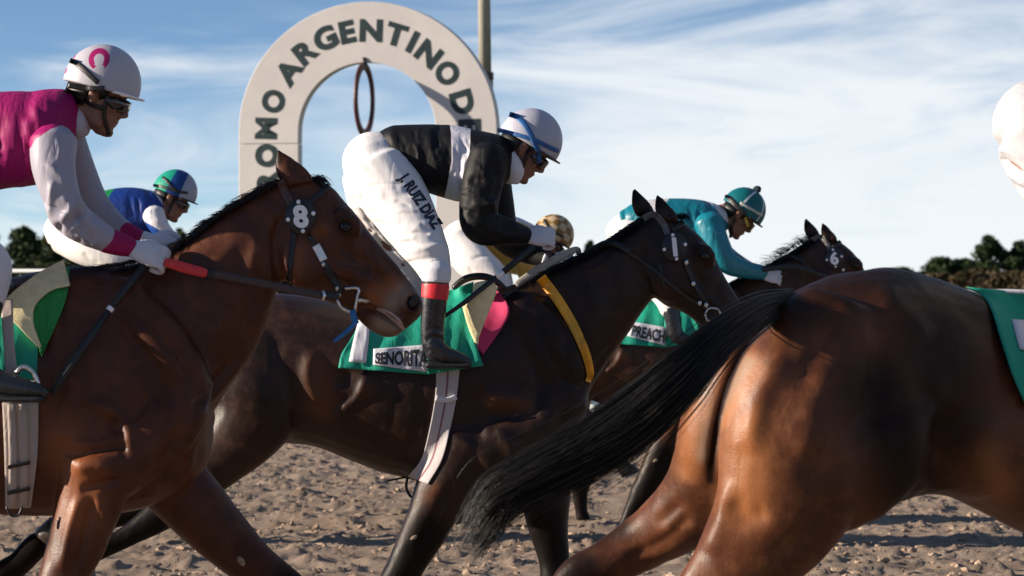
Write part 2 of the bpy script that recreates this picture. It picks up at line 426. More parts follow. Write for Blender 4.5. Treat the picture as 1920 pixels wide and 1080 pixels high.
# loose clods lying on the track
ico = bmesh.new(); bmesh.ops.create_icosphere(ico, subdivisions=1, radius=1); iv = np.array([v.co[:] for v in ico.verts]); jf = [tuple(v.index for v in f.verts) for f in ico.faces]; ico.free()
NC = 8500; cy = 19 + 22.2 * RNG.rand(NC) ** 1.25; cx = (RNG.rand(NC) * 2 - 1) * (cy * .135 + .5)
keep = (fbm(np.stack([cx * .5, cy, cx * 0], 1), 1.3, 2, 77) > -.12) | (RNG.rand(NC) > .8); cx, cy = cx[keep], cy[keep]; NC = len(cx)
cs_ = .005 + .021 * RNG.rand(NC) ** 3.2; cz = dirt_height(cx, cy) + cs_ * .25; ca = RNG.rand(NC) * 6.28
Q = iv[None] * (1 + .9 * (RNG.rand(NC, len(iv), 1) - .5)) * np.stack([cs_ * (1 + RNG.rand(NC)), cs_, cs_ * (.5 + .5 * RNG.rand(NC))], 1)[:, None, :]
QX = Q[..., 0] * np.cos(ca)[:, None] - Q[..., 1] * np.sin(ca)[:, None]; QY = Q[..., 0] * np.sin(ca)[:, None] + Q[..., 1] * np.cos(ca)[:, None]
CV = np.stack([QX + cx[:, None], QY + cy[:, None], Q[..., 2] + cz[:, None]], -1).reshape(-1, 3)
CF = (np.array(jf)[None] + (np.arange(NC) * len(iv))[:, None, None]).reshape(-1, 3).tolist()
n = N('clod_dirt'); g1 = n.noise(8, 5); M['clod'] = n.fin(col=n.mix(n.ramp(g1, .3, .7), C(.25, .18, .132), C(.41, .305, .225)), rough=.95, nrm=n.bump(n.noise(120, 4), .7, .01), spec=.15)
obj('loose_clods', mesh_from('loose_clods', CV, CF, False), M['clod'], kind='stuff', label='loose brown clods scattered over the dirt track', category='dirt')
# infield
n = N('infield_turf'); g1 = n.noise(.25, 6, .6); g2 = n.noise(6, 5, .7)
c = n.mix(n.ramp(g1, .3, .7), C(.050, .105, .018), C(.105, .140, .035)); c = n.mix(n.math('MULTIPLY', g2, .5), c, C(.035, .065, .014))
M['turf'] = n.fin(col=c, rough=.9, nrm=n.bump(n.noise(25, 4), .7, .05), spec=.2)
g = G(); g.add([(-3000, 41.3, .012), (3000, 41.3, .012), (3000, 5000, .012), (-3000, 5000, .012)], [(0, 1, 2, 3)])
obj('infield_ground', g, M['turf'], kind='structure')
g = G(); g.add([(-3000, -400, -.12), (3000, -400, -.12), (3000, 42, -.12), (-3000, 42, -.12)], [(0, 1, 2, 3)])
obj('track_base', g, M['dirt'], kind='structure')
BV, BF = [], []; k = 0
for i in range(9000):
    x = (RNG.rand() * 2 - 1) * 6.5; y = 41.25 + RNG.rand() ** 1.6 * 3; h = .04 + .10 * RNG.rand(); l = (RNG.rand() - .5) * .09; b = .006 + .006 * RNG.rand(); t = (RNG.rand() - .5) * .05
    BV += [(x - b, y, 0), (x + b, y + t, 0), (x + l, y + t, h)]; BF.append((k, k + 1, k + 2)); k += 3
obj('grass_edge', mesh_from('grass_edge', BV, BF, False), plain('grass_blades', (.085, .150, .030), .8, var=.4, sc=3), kind='stuff', label='rough green grass along the far edge of the track', category='grass')

# finish arch with its lettering, at 44 m
AD = 44.0; apx = AD / FPX; AC = P(687.7, 247, AD); RO, RI = 244 * apx, 130 * apx
arch = thing('finish_arch', (AC.x, AD, 0), 'tall pale round-topped arch with dark green lettering behind the racing horses', 'arch')
n = N('painted_panel'); g1 = n.noise(1.3, 5, .6); g2 = n.noise(9, 5, .7, n.map((3, 3, .35)))
c = n.mix(n.ramp(g1, .3, .7), C(.52, .49, .475), C(.59, .56, .54)); c = n.mix(n.math('MULTIPLY', n.ramp(g2, .55, .8), .18), c, C(.40, .36, .33))
M['panel'] = n.fin(col=c, rough=.55, nrm=n.bump(n.noise(2.5, 3), .12, .02))
THK = .17
KX = 1 / math.cos(math.radians(12.5)); seam = P(0, 268, AD).z
prof = [(-1, 0, seam + .004)] + [(math.cos(t), math.sin(t), None) for t in np.linspace(math.pi, 0, 65)] + [(1, 0, seam + .004)]
g = G(); R = []
for cs, sn, zf in prof:
    R.append(np.array([[AC.x + r * cs * KX, AD + y, (AC.z + r * sn) if zf is None else zf] for r, y in ((RI, 0), (RO, 0), (RO, THK), (RI, THK))]))
g.rings(R); V, F = g.arrays(); o = obj('arch_panel', mesh_from('arch_panel', V, F, False), M['panel'], arch)
bv = o.modifiers.new('b', 'BEVEL'); bv.width = .006; bv.segments = 2; bv.limit_method = 'ANGLE'
for sx, jit in ((-1, .004), (1, -.003)):
    for z1, z0, oy in ((seam - .003, seam - 2.1, jit), (seam - 2.108, -.05, 0)):
        g = G(); g.box((AC.x + sx * (RI + RO) / 2 * KX, AD + THK / 2 + oy, (z0 + z1) / 2), ((RO - RI) / 2 * KX, THK / 2, (z1 - z0) / 2))
        V, F = g.arrays(); o = obj('leg_panel', mesh_from('leg_panel', V, F, False), M['panel'], arch)
        bv = o.modifiers.new('b', 'BEVEL'); bv.width = .006; bv.segments = 2
M['green'] = plain('dark_green_letter', (.004, .022, .024), .55, var=.15, sc=8)
arch.rotation_euler.z = math.radians(-12.5)
LET = [('R', 499, 337, -90), ('O', 497, 290, -90), ('M', 496, 239, -88), ('O', 510, 188, -72), ('A', 539, 132, -53), ('R', 571, 95, -39), ('G', 609, 71, -25), ('E', 650.6, 59.5, -11),
       ('N', 695.6, 57.5, 2), ('T', 743, 66, 17), ('I', 774, 80, 28), ('N', 804, 103, 39), ('O', 839, 139, 55), ('D', 867, 194, 74), ('E', 881, 240, 88)]
for ch, x, y, a in LET:
    V, F, sz = text_geo(ch, .05); k = 43 / sz[1] if ch not in 'OG' else 45 / sz[1]; kx = k * (1.10 if ch not in 'MO' else 1.0)
    a = math.radians(a); c0 = P(687.7 + (x - 687.7) * KX, y, AD)
    X = V[:, 0] * kx; Y = V[:, 1] * k
    if ch in 'O': X *= .93
    W = np.stack([c0.x + (X * math.cos(a) + Y * math.sin(a)) * apx, np.full(len(X), AD - .004), c0.z + (-X * math.sin(a) + Y * math.cos(a)) * apx], 1)
    V2, F2 = slab(W, F, np.array([0, .008, 0])); obj('letter', mesh_from('letter', V2, F2, False), M['green'], arch)
# sighting ring hung before the arch, almost edge-on
rc = P(683, 187, AD - .02); rad = 69 * apx
mir = thing('sighting_ring', (rc.x, rc.y, rc.z - rad), 'thin dark red ring seen nearly edge-on, hanging inside the arch', 'ring')
nx_, ny_ = math.sin(math.radians(12.5)), math.cos(math.radians(12.5))
g = G(); R = []
for i in range(65):
    a = i / 64 * 2 * math.pi; R.append(np.array([[rc.x - r * math.cos(a) * nx_ + t * ny_, rc.y - r * math.cos(a) * ny_ - t * nx_, rc.z + r * math.sin(a)] for r, t in ((rad, -.018), (rad, .018), (rad * .82, .018), (rad * .82, -.018))]))
g.rings(R, False); obj('ring_band', g, plain('dark_red_enamel', (.060, .012, .014), .5, var=.3, sc=15), mir)
g = G(); g.tube([(rc.x, rc.y, rc.z + rad - .02), (rc.x, rc.y + .03, rc.z + rad + .06)], .022); obj('bracket', g, M['leather'], mir)
# tall pole behind the arch
PD = 47.0; pp = P(905, 100, PD)
n = N('weathered_concrete'); g1 = n.noise(4, 6, .7, n.map((2, 2, .25)))
M['pole'] = n.fin(col=n.mix(n.ramp(g1, .3, .7), C(.30, .27, .23), C(.47, .43, .37)), rough=.85, nrm=n.bump(n.noise(30, 4), .3, .01))
pole = thing('lamp_post', (pp.x, PD, 0), 'tall weathered concrete post rising behind the arch', 'post')
g = G(); kk = PD / FPX; dx = (P(906, 0, PD).x - P(904, 0, PD).x)
g.tube([(pp.x + .05, PD, 0), (pp.x + .03, PD, P(0, 140, PD).z)], [.105, .098], 16); obj('lower_shaft', g, M['pole'], pole)
g = G(); g.tube([(pp.x + .03, PD, P(0, 141, PD).z), (pp.x - .03, PD, 9.0)], [.078, .062], 16); obj('upper_shaft', g, M['pole'], pole)
g = G(); g.tube([(pp.x + .032, PD, P(0, 150, PD).z), (pp.x + .029, PD, P(0, 136, PD).z)], [.104, .104], 16); obj('collar', g, plain('rust_collar', (.10, .07, .055), .8), pole)

# far rails and a board
def rail(x0, x1, y, z, label):
    r = thing('running_rail', ((x0 + x1) / 2, y, 0), label, 'rail', 'far running rails')
    g = G(); g.tube([(x0, y, z), (x1, y, z)], .035, 10); obj('top_bar', g, M['white'], r)
    x = x0 + .4
    while x < x1:
        g = G(); g.tube([(x, y + .06, 0), (x, y + .06, z - .02)], .028, 8); obj('post', g, M['white'], r); x += 2.4
rail(-14, -2, 80, P(0, 508, 80).z, 'white rail on posts in the far left infield below the trees')
rail(4, 14, 80, P(0, 547, 80).z, 'white rail on posts in the far right infield before the bushes')
b0 = P(1112, 752, 42.2); bd = thing('marker_board', (b0.x, 42.2, 0), 'small white board with a dark ring, low behind the middle horse chest', 'board')
g = G(); g.box((b0.x + .02, 42.2, b0.z - .02), (.13, .012, .11), Matrix.Rotation(math.radians(38), 4, 'Y')); obj('panel', g, M['white'], bd)
g = G(); g.tube([(b0.x + .02, 42.24, 0), (b0.x + .02, 42.24, b0.z)], .02); obj('stake', g, M['white'], bd)
g = G(); c0 = P(1097, 747, 42.17)
g.rings([np.array([[c0.x + math.cos(a) * r, 42.17 + t, c0.z + math.sin(a) * r] for r, t in ((.045, 0), (.045, .03), (.02, .03), (.02, 0))]) for a in np.linspace(0, 2 * math.pi, 25)], False); obj('ring_mark', g, M['green'], bd)

# trees at the far side of the course
def leafm(name, a, b):
    n = N(name); r = n.noise(.55, 4, .7); q = n.noise(3.5, 3, .7)
    c = n.mix(n.ramp(r, .3, .7), C(*a), C(*b)); c = n.mix(n.math('MULTIPLY', q, .5), c, C(*[x * .5 for x in a])); return n.fin(col=c, rough=.75, spec=.2)
LM = [leafm('dark_foliage', (.012, .028, .010), (.040, .062, .018)), leafm('olive_foliage', (.028, .042, .014), (.070, .080, .028)), leafm('dry_scrub', (.050, .036, .018), (.095, .070, .032))]
bark = plain('bark', (.07, .05, .038), .9, var=.3, sc=3)
def tree(px, top, wpx, d, label, mat=0, umb=False, base=None, seed=0, name='tree', cat='tree', grp='trees beyond the course', trunk=True, nleaf=7000):
    r = np.random.RandomState(seed + 100); k = d / FPX; T = P(px, top, d); H = T.z; W = wpx * k
    t = thing(name, (T.x, d, 0), label, cat, grp)
    zb = H * (.62 if umb else (.22 if base is None else base)); g = G(); CL = []
    nc = 34
    for i in range(nc):
        a = r.rand() * 6.28; q = r.rand() ** .5; u = r.rand()
        hz = zb + (H - zb) * u; wr = (W / 2) * (math.sqrt(max(0, 1 - (u * 1.02 - .08) ** 2)) if umb else (.45 + .75 * math.sin(math.pi * min(1, u * .78 + .22))) * (1 - .45 * u ** 3))
        CL.append(((math.cos(a) * q * wr * .82, math.sin(a) * q * wr * .82, hz - (.08 * H)), W * (.13 + .11 * r.rand())))
    CL.append(((r.rand() * .2 * W - .1 * W, 0, H - W * .10), W * .13))
    m = nleaf; ci = r.randint(0, len(CL), m); cen = np.array([CL[i][0] for i in ci]); rad_ = np.array([CL[i][1] for i in ci])
    dv = r.randn(m, 3); dv /= np.linalg.norm(dv, axis=1)[:, None]; p = cen + dv * (rad_ * (.55 + .55 * r.rand(m)))[:, None] * np.array([1, 1, .75])
    p[:, 2] = np.clip(p[:, 2], .15, H * 1.01)
    s = (.13 + .20 * r.rand(m)) * max(.6, W / 6); A = r.randn(m, 3); A /= np.linalg.norm(A, axis=1)[:, None]; B = np.cross(A, r.randn(m, 3)); B /= np.linalg.norm(B, axis=1)[:, None]
    V = np.stack([p - A * s[:, None], p + B * s[:, None] * .7, p + A * s[:, None], p - B * s[:, None] * .7], 1).reshape(-1, 3) + np.array([T.x, d, 0])
    F = [(4 * i, 4 * i + 1, 4 * i + 2, 4 * i + 3) for i in range(m)]
    obj('crown', mesh_from('crown', V, F, False), LM[mat], t)
    g = G()
    if trunk:
        g.tube([(T.x, d, -.1), (T.x + .1 * r.randn(), d, zb * .6), (T.x + .15 * r.randn(), d, zb + (H - zb) * .6)], [W * .035 + .06, W * .028 + .04, .04], 8)
        for i in range(6):
            c = CL[r.randint(len(CL))][0]; g.tube([(T.x, d, zb * (.55 + .4 * r.rand())), (T.x + c[0] * .5, d + c[1] * .5, (zb + c[2]) / 2 + .2), (T.x + c[0], d + c[1], c[2])], [.08, .05, .02], 6)
    else: g.tube([(T.x, d, -.1), (T.x, d, H * .5)], [.06, .03], 6)
    obj('trunk', g, bark, t)
POSN = [(-24, 425, 70, 'dark tree cut by the left edge of the picture below the magenta rider'), (45, 424, 78, 'tallest dark rounded tree on the left skyline below the magenta sleeve'), (96, 440, 60, 'dark tree right beside the tallest left tree, at the blue rider hip'),
        (150, 446, 66, 'dark tree hidden behind the blue rider white breeches'), (210, 452, 60, 'dark tree hidden behind the blue rider jacket'), (275, 450, 60, 'dark tree hidden behind the blue rider arm'),
        (338, 428, 34, 'small dark treetop showing between the blue rider chin and the left horse neck'), (715, 446, 66, 'green tree showing between the left horse face and the black rider legs'), (800, 462, 66, 'tree hidden behind the black rider boot'), (1107, 451, 32, 'small green treetop above the mane of the number 1 horse')]
for i, (x, y, wd, lb) in enumerate(POSN):
    tree(x, y, wd * 1.25, 330 + (i * 37) % 50, lb, mat=(0, 0, 1)[i % 3], seed=i)
for i, (x, y, wd, lb) in enumerate([(1858, 440, 74, 'tallest dark tree on the right skyline beside the white breeches'), (1912, 452, 60, 'dark tree at the right edge of the picture'), (1958, 448, 70, 'dark tree just past the right edge of the picture')]):
    tree(x, y, wd * 1.2, 330, lb, 0, seed=40 + i)
for i, (x, y, wd, lb) in enumerate([(1768, 484, 74, 'flat-topped pine with sky under its canopy, left one on the right skyline'), (1812, 486, 64, 'flat-topped pine beside the tallest tree on the right skyline')]):
    tree(x, y, wd * 1.1, 335, lb, 0, umb=True, seed=60 + i)
for i, (x, y, wd, mt) in enumerate([(1700, 503, 90, 1), (1760, 515, 110, 2), (1830, 508, 120, 2), (1895, 512, 120, 2), (1950, 512, 120, 2), (60, 488, 60, 1), (115, 492, 70, 1), (1630, 512, 90, 1)]):
    tree(x, y, wd, 300 - i * 3, ['low green bush where the right skyline starts', 'brown scrub bush under the flat-topped pines', 'brown scrub bush below the tallest right tree', 'dry brown bush near the right edge', 'dry brown bush past the right edge', 'pale olive bush under the left trees behind the rail', 'pale olive bush left of the blue rider under the trees', 'low bush behind the nearest horse rump'][i], mt, base=.03, seed=80 + i, name='bush', cat='bush', grp='bushes beyond the course', trunk=False)

# ================================================================== horses
def paint(me, dark=(), lite=(), pale=()):
    V = arr(me); Nn = normals(me)
    put(me, V + Nn * ((vnoise(V * np.array([1, 1, .7]), 11, 5) * .0034 + vnoise(V * np.array([1, 1, .6]), 26, 6) * .0014)[:, None])); V = arr(me); Q = proj(V)
    for nm, L_ in (('dark', dark), ('lite', lite), ('pale', pale)):
        A = np.zeros(len(V))
        for st in L_:
            pts, wd, val = st[:3]
            if len(pts) == 1: dd = np.hypot(*(Q - np.array(pts[0])).T)
            else: dd, _ = pdist(Q, np.array(pts, float))
            e_ = val * np.exp(-(dd / wd) ** 2)
            if len(st) > 3: e_ = np.where(V[:, 1] > st[3], e_, 0)
            A = np.maximum(A, e_)
        attr(me, nm, A)
def strap(pts, wpx, tree, off=.004, thick=.004, step=8, k=6, d0=None):
    """a flat strap lying on the surface behind the given picture points"""
    C_ = cr_interp(np.array(pts, float), k); L_, R_ = [], []
    t = np.gradient(C_, axis=0); t /= np.linalg.norm(t, axis=1)[:, None] + 1e-9
    last = d0; rows = []
    for i, c in enumerate(C_):
        w2 = (wpx if np.isscalar(wpx) else np.interp(i / (len(C_) - 1), np.linspace(0, 1, len(wpx)), wpx)) / 2
        nrm = np.array([-t[i, 1], t[i, 0]]); row = []
        for s in (-1, -.33, .33, 1):
            q = c + nrm * w2 * s; h, nn = hit(tree, q[0], q[1])
            row.append((q, None if h is None else h.y))
        ys = [y for _, y in row if y is not None]
        if ys: last = min(ys) if last is None or abs(min(ys) - last) < .12 else last
        rows.append((row, last))
    fb = next((l for _, l in rows if l is not None), 14.0); ds = np.array([l if l is not None else fb for _, l in rows])
    ker = np.ones(3) / 3; ds2 = np.convolve(np.pad(ds, 1, 'edge'), ker, 'valid')
    g = G(); RR = []
    for (row, _), dm in zip(rows, ds2):
        top = []
        for q, y in row:
            yy = dm if (y is None or abs(y - dm) > .06) else y
            top.append(np.array(P(q[0], q[1], min(yy, dm + .02) - off)))
        bot = [p + np.array([0, thick, 0]) for p in reversed(top)]
        top = [p - np.array([0, thick * .5, 0]) for p in top]
        RR.append(np.array(top + bot))
    return g.rings(RR)
def drape(left, right, tree, off=.008, thick=.006, nu=26, nv=22, fold=0.0, seed=0, d0=15.0, smooth=3, curl=0.0):
    """a sheet of cloth between two picture polylines, lying on the surface"""
    def res(p, n): p = cr_interp(np.array(p, float), 8); s = np.r_[0, np.cumsum(np.hypot(*np.diff(p, axis=0).T))]; return np.stack([np.interp(np.linspace(0, s[-1], n), s, p[:, i]) for i in (0, 1)], 1)
    A, B = res(left, nu), res(right, nu); Y = np.full((nu, nv), np.nan); Q = np.zeros((nu, nv, 2))
    for i in range(nu):
        for j in range(nv):
            q = A[i] + (B[i] - A[i]) * j / (nv - 1); Q[i, j] = q; h, nn = hit(tree, q[0], q[1])
            if h is not None and abs(h.y - d0) < .6: Y[i, j] = h.y
    if np.isnan(Y).all(): Y[:] = d0
    for _ in range(60):
        m = np.isnan(Y)
        if not m.any(): break
        Pd = np.pad(Y, 1, constant_values=np.nan); st = np.stack([Pd[:-2, 1:-1], Pd[2:, 1:-1], Pd[1:-1, :-2], Pd[1:-1, 2:]])
        with np.errstate(all='ignore'): mv = np.nanmean(st, 0) if True else 0
        Y[m] = mv[m]
    for _ in range(smooth):
        Pd = np.pad(Y, 1, 'edge'); Y = np.minimum(Y, (Pd[:-2, 1:-1] + Pd[2:, 1:-1] + Pd[1:-1, :-2] + Pd[1:-1, 2:]) / 4)
    r = np.random.RandomState(seed); ph = r.rand(6) * 6.28
    u = np.linspace(0, 1, nu)[:, None]; v = np.linspace(0, 1, nv)[None, :]
    Y = Y - off - fold * (.5 + .5 * np.sin(v * 9 + ph[0] + 2 * np.sin(u * 3 + ph[1]))) * (.25 + .75 * u) - fold * .6 * (.5 + .5 * np.sin(v * 19 + u * 4 + ph[2])) - curl * u ** 2
    T = np.array([[list(P(Q[i, j, 0], Q[i, j, 1], Y[i, j])) for j in range(nv)] for i in range(nu)]).reshape(-1, 3)
    Bk = T + np.array([0, thick, 0]); n = nu * nv; F = []
    for i in range(nu - 1):
        for j in range(nv - 1):
            a = i * nv + j; F.append((a, a + 1, a + nv + 1, a + nv)); F.append((n + a, n + a + nv, n + a + nv + 1, n + a + 1))
    rim = [j for j in range(nv)] + [i * nv + nv - 1 for i in range(1, nu)] + [(nu - 1) * nv + j for j in range(nv - 2, -1, -1)] + [i * nv for i in range(nu - 2, 0, -1)]
    for a, b in zip(rim, rim[1:] + rim[:1]): F.append((b, a, a + n, b + n))
    me = mesh_from('cloth', np.vstack([T, Bk]), F); return me
def text_on(s, quad, tree, off=.004, bold=.02, wf=1.0, d0=15.0):
    """lettering on a surface: quad = picture corners TL, TR, BR, BL of the word"""
    V, F, sz = text_geo(s, bold)
    bm = bmesh.new(); vs_ = [bm.verts.new((x, y, 0)) for x, y in V]
    for f in F:
        try: bm.faces.new([vs_[i] for i in f])
        except ValueError: pass
    bmesh.ops.triangulate(bm, faces=bm.faces[:])
    bmesh.ops.subdivide_edges(bm, edges=[e for e in bm.edges if e.calc_length() > .25], cuts=2, use_grid_fill=False); bmesh.ops.triangulate(bm, faces=bm.faces[:])
    V = np.array([v.co[:2] for v in bm.verts]); bm.verts.index_update(); F = [tuple(v.index for v in f.verts) for f in bm.faces]; bm.free()
    U = V / sz + .5; TL, TR, BR, BL = [np.array(q, float) for q in quad]; W = []; last = d0
    for u, v in U:
        q = (TL * (1 - u) + TR * u) * v + (BL * (1 - u) + BR * u) * (1 - v); h, nn = hit(tree, q[0], q[1])
        if h is not None and abs(h.y - d0) < .5: last = h.y
        W.append(list(P(q[0], q[1], last - off)))
    return mesh_from('lettering', np.array(W), F, False)
def leaf_ear(base_a, base_b, tip, d, dy, depth=.028, bulge=9):
    """an ear: a cupped leaf from two base points to a tip, closed"""
    a, b, t = [np.array(q, float) for q in (base_a, base_b, tip)]; g = G(); R = []
    th = np.linspace(0, 2 * np.pi, 14, endpoint=False)
    for u in np.linspace(0, 1, 12):
        sh = (1 - u ** 1.6) * (1 + .30 * math.sin(u * math.pi)) ; m = (a + b) / 2 * (1 - u) + t * u
        hw = (b - a) / 2 * sh * .95; dd = d + dy
        c = np.array(P(m[0], m[1], dd)); e = np.array(P(m[0] + hw[0], m[1] + hw[1], dd)) - c
        R.append(c + np.outer(np.cos(th), e) + np.outer(np.sin(th) * depth * (sh + .03), [0, 1, 0]))
    return g.rings(R)
def leg(g, pts, d, dy, hoof=None, wf=.85):
    g.limb([(x, y, r, dy) for x, y, r in pts], d, wf)
def hoof_mesh(fx, fy, ax, ay, k, d, dy, s=1.0):
    """hoof from the pastern end (fx,fy) toward (ax,ay) in picture pixels; k = pixels per metre"""
    a = np.array(P(fx, fy, d + dy)); u = np.array(P(ax, ay, d + dy)) - a; u /= np.linalg.norm(u)
    f = np.cross([0, 1, 0], u)                       # toe direction in the picture plane
    if f[0] < 0 and abs(u[0]) < .9: f = -f
    th = np.linspace(0, 2 * np.pi, 18, endpoint=False); g = G(); R = []
    for t, rx, ry, sh in ((0, .036, .036, 0), (.012, .043, .041, .004), (.045, .052, .049, .016), (.078, .060, .055, .028)):
        R.append(a + u * t * s + f * sh * s + s * (np.outer(np.cos(th) * rx, f) + np.outer(np.sin(th) * ry, [0, 1, 0])))
    g.rings(R); sh = G(); R = []
    for th_ in np.linspace(-2.35, 2.35, 22):
        c = a + u * .082 * s + f * .028 * s; rad_ = np.array([math.cos(th_), math.sin(th_)])
        R.append(np.array([c + s * (f * rad_[0] * r * 1.08 + np.array([0, 1, 0]) * rad_[1] * r) + u * t * s for r, t in ((.040, -.004), (.056, -.004), (.056, .007), (.040, .007))]))
    sh.rings(R); return g, sh
def strands(guides, n, r, rad=.0014, jit=.02, seed=0, flare=None):
    """hair: guides = list of world polylines; every hair follows a blend of two neighbouring guides"""
    rr = np.random.RandomState(seed); V, F = [], []; k = 0; Gs = np.array([cr_interp(q, 5) for q in guides]); m = Gs.shape[1]; t = np.linspace(0, 1, m)[:, None]
    NL = 46; LO = rr.randn(NL, 3); LA = rr.rand(NL) * (len(Gs) - 1)
    for i in range(n):
        lk = rr.randint(NL); a = min(max(LA[lk] + rr.randn() * .45, 0), len(Gs) - 1.001) if n > 1500 else rr.rand() * (len(Gs) - 1); i0 = min(int(a), len(Gs) - 2); f = a - i0; L_ = .55 + .45 * rr.rand()
        c = Gs[i0] * (1 - f) + Gs[i0 + 1] * f
        c = np.stack([np.interp(np.linspace(0, L_, m), np.linspace(0, 1, m), c[:, q]) for q in range(3)], 1)
        o = rr.randn(3) if n < 1500 else LO[lk] * 1.3 + rr.randn(3) * (.45 if rr.rand() < .93 else 2.4); c = c + o * jit * (.35 + t * (1.0 if flare is None else flare)) + rr.randn(3) * jit * .6 * np.sin(t * 3 + rr.rand() * 6) * t
        T = np.gradient(c, axis=0); T /= np.linalg.norm(T, axis=1)[:, None] + 1e-9; s1 = np.cross(T, rr.randn(3)); s1 /= np.linalg.norm(s1, axis=1)[:, None] + 1e-9; s2 = np.cross(T, s1)
        w_ = rad * (.6 + .8 * rr.rand()) * (1 - .75 * t)
        for q in range(3): V.append(c + w_ * (s1 * math.cos(q * 2.094) + s2 * math.sin(q * 2.094)))
        for s_ in range(m - 1):
            for q in range(3): F.append((k + q * m + s_, k + ((q + 1) % 3) * m + s_, k + ((q + 1) % 3) * m + s_ + 1, k + q * m + s_ + 1))
        k += 3 * m
    return mesh_from('hair', np.vstack(V), F)
def add_eye(root, px, py, r, d, dy, rot=20):
    g = G(); g.pell(px, py, r, r * .82, r / FPX * d * .8, d, dy, rot); obj('eye', g, M['eye'], root)
def disc_at(root, px, py, rx, ry, tree, num, d0, tilt=0, seed=0):
    """round number disc at the brow with its numeral and four rivets"""
    h, _ = hit(tree, px, py); y = (h.y if h is not None else d0) - .03; k = y / FPX
    c = np.array(P(px, py, y)); th = np.linspace(0, 2 * np.pi, 40, endpoint=False); g = G(); ta = math.radians(tilt)
    def pt(u, v, o): return c + np.array([u * k, o + u * k * math.sin(ta), -v * k])
    g.rings([np.array([pt(math.cos(a) * rx * s, math.sin(a) * ry * s, o) for a in th]) for s, o in ((.97, .008), (1, .004), (1, -.004), (.97, -.007))])
    dn = obj('number_disc', g, M['disc'], root)
    V, F, sz = text_geo(num, .045); hh = ry * 1.32; W = np.array([pt(u / sz[1] * hh * .98 + v / sz[1] * hh * -.10, -v / sz[1] * hh, -.011) for u, v in V])
    V2, F2 = slab(W, F, np.array([0, .003, 0])); obj('numeral', mesh_from('numeral', V2, F2, False), M['white'], dn)
    for a in (-100, -12, 80, 168):
        a = math.radians(a); q = pt(math.cos(a) * rx * .84, math.sin(a) * ry * .84, -.009); g = G(); g.ell(q, (.0075, .004, .0075), nu=10, nv=6); obj('rivet', g, M['white'], dn)

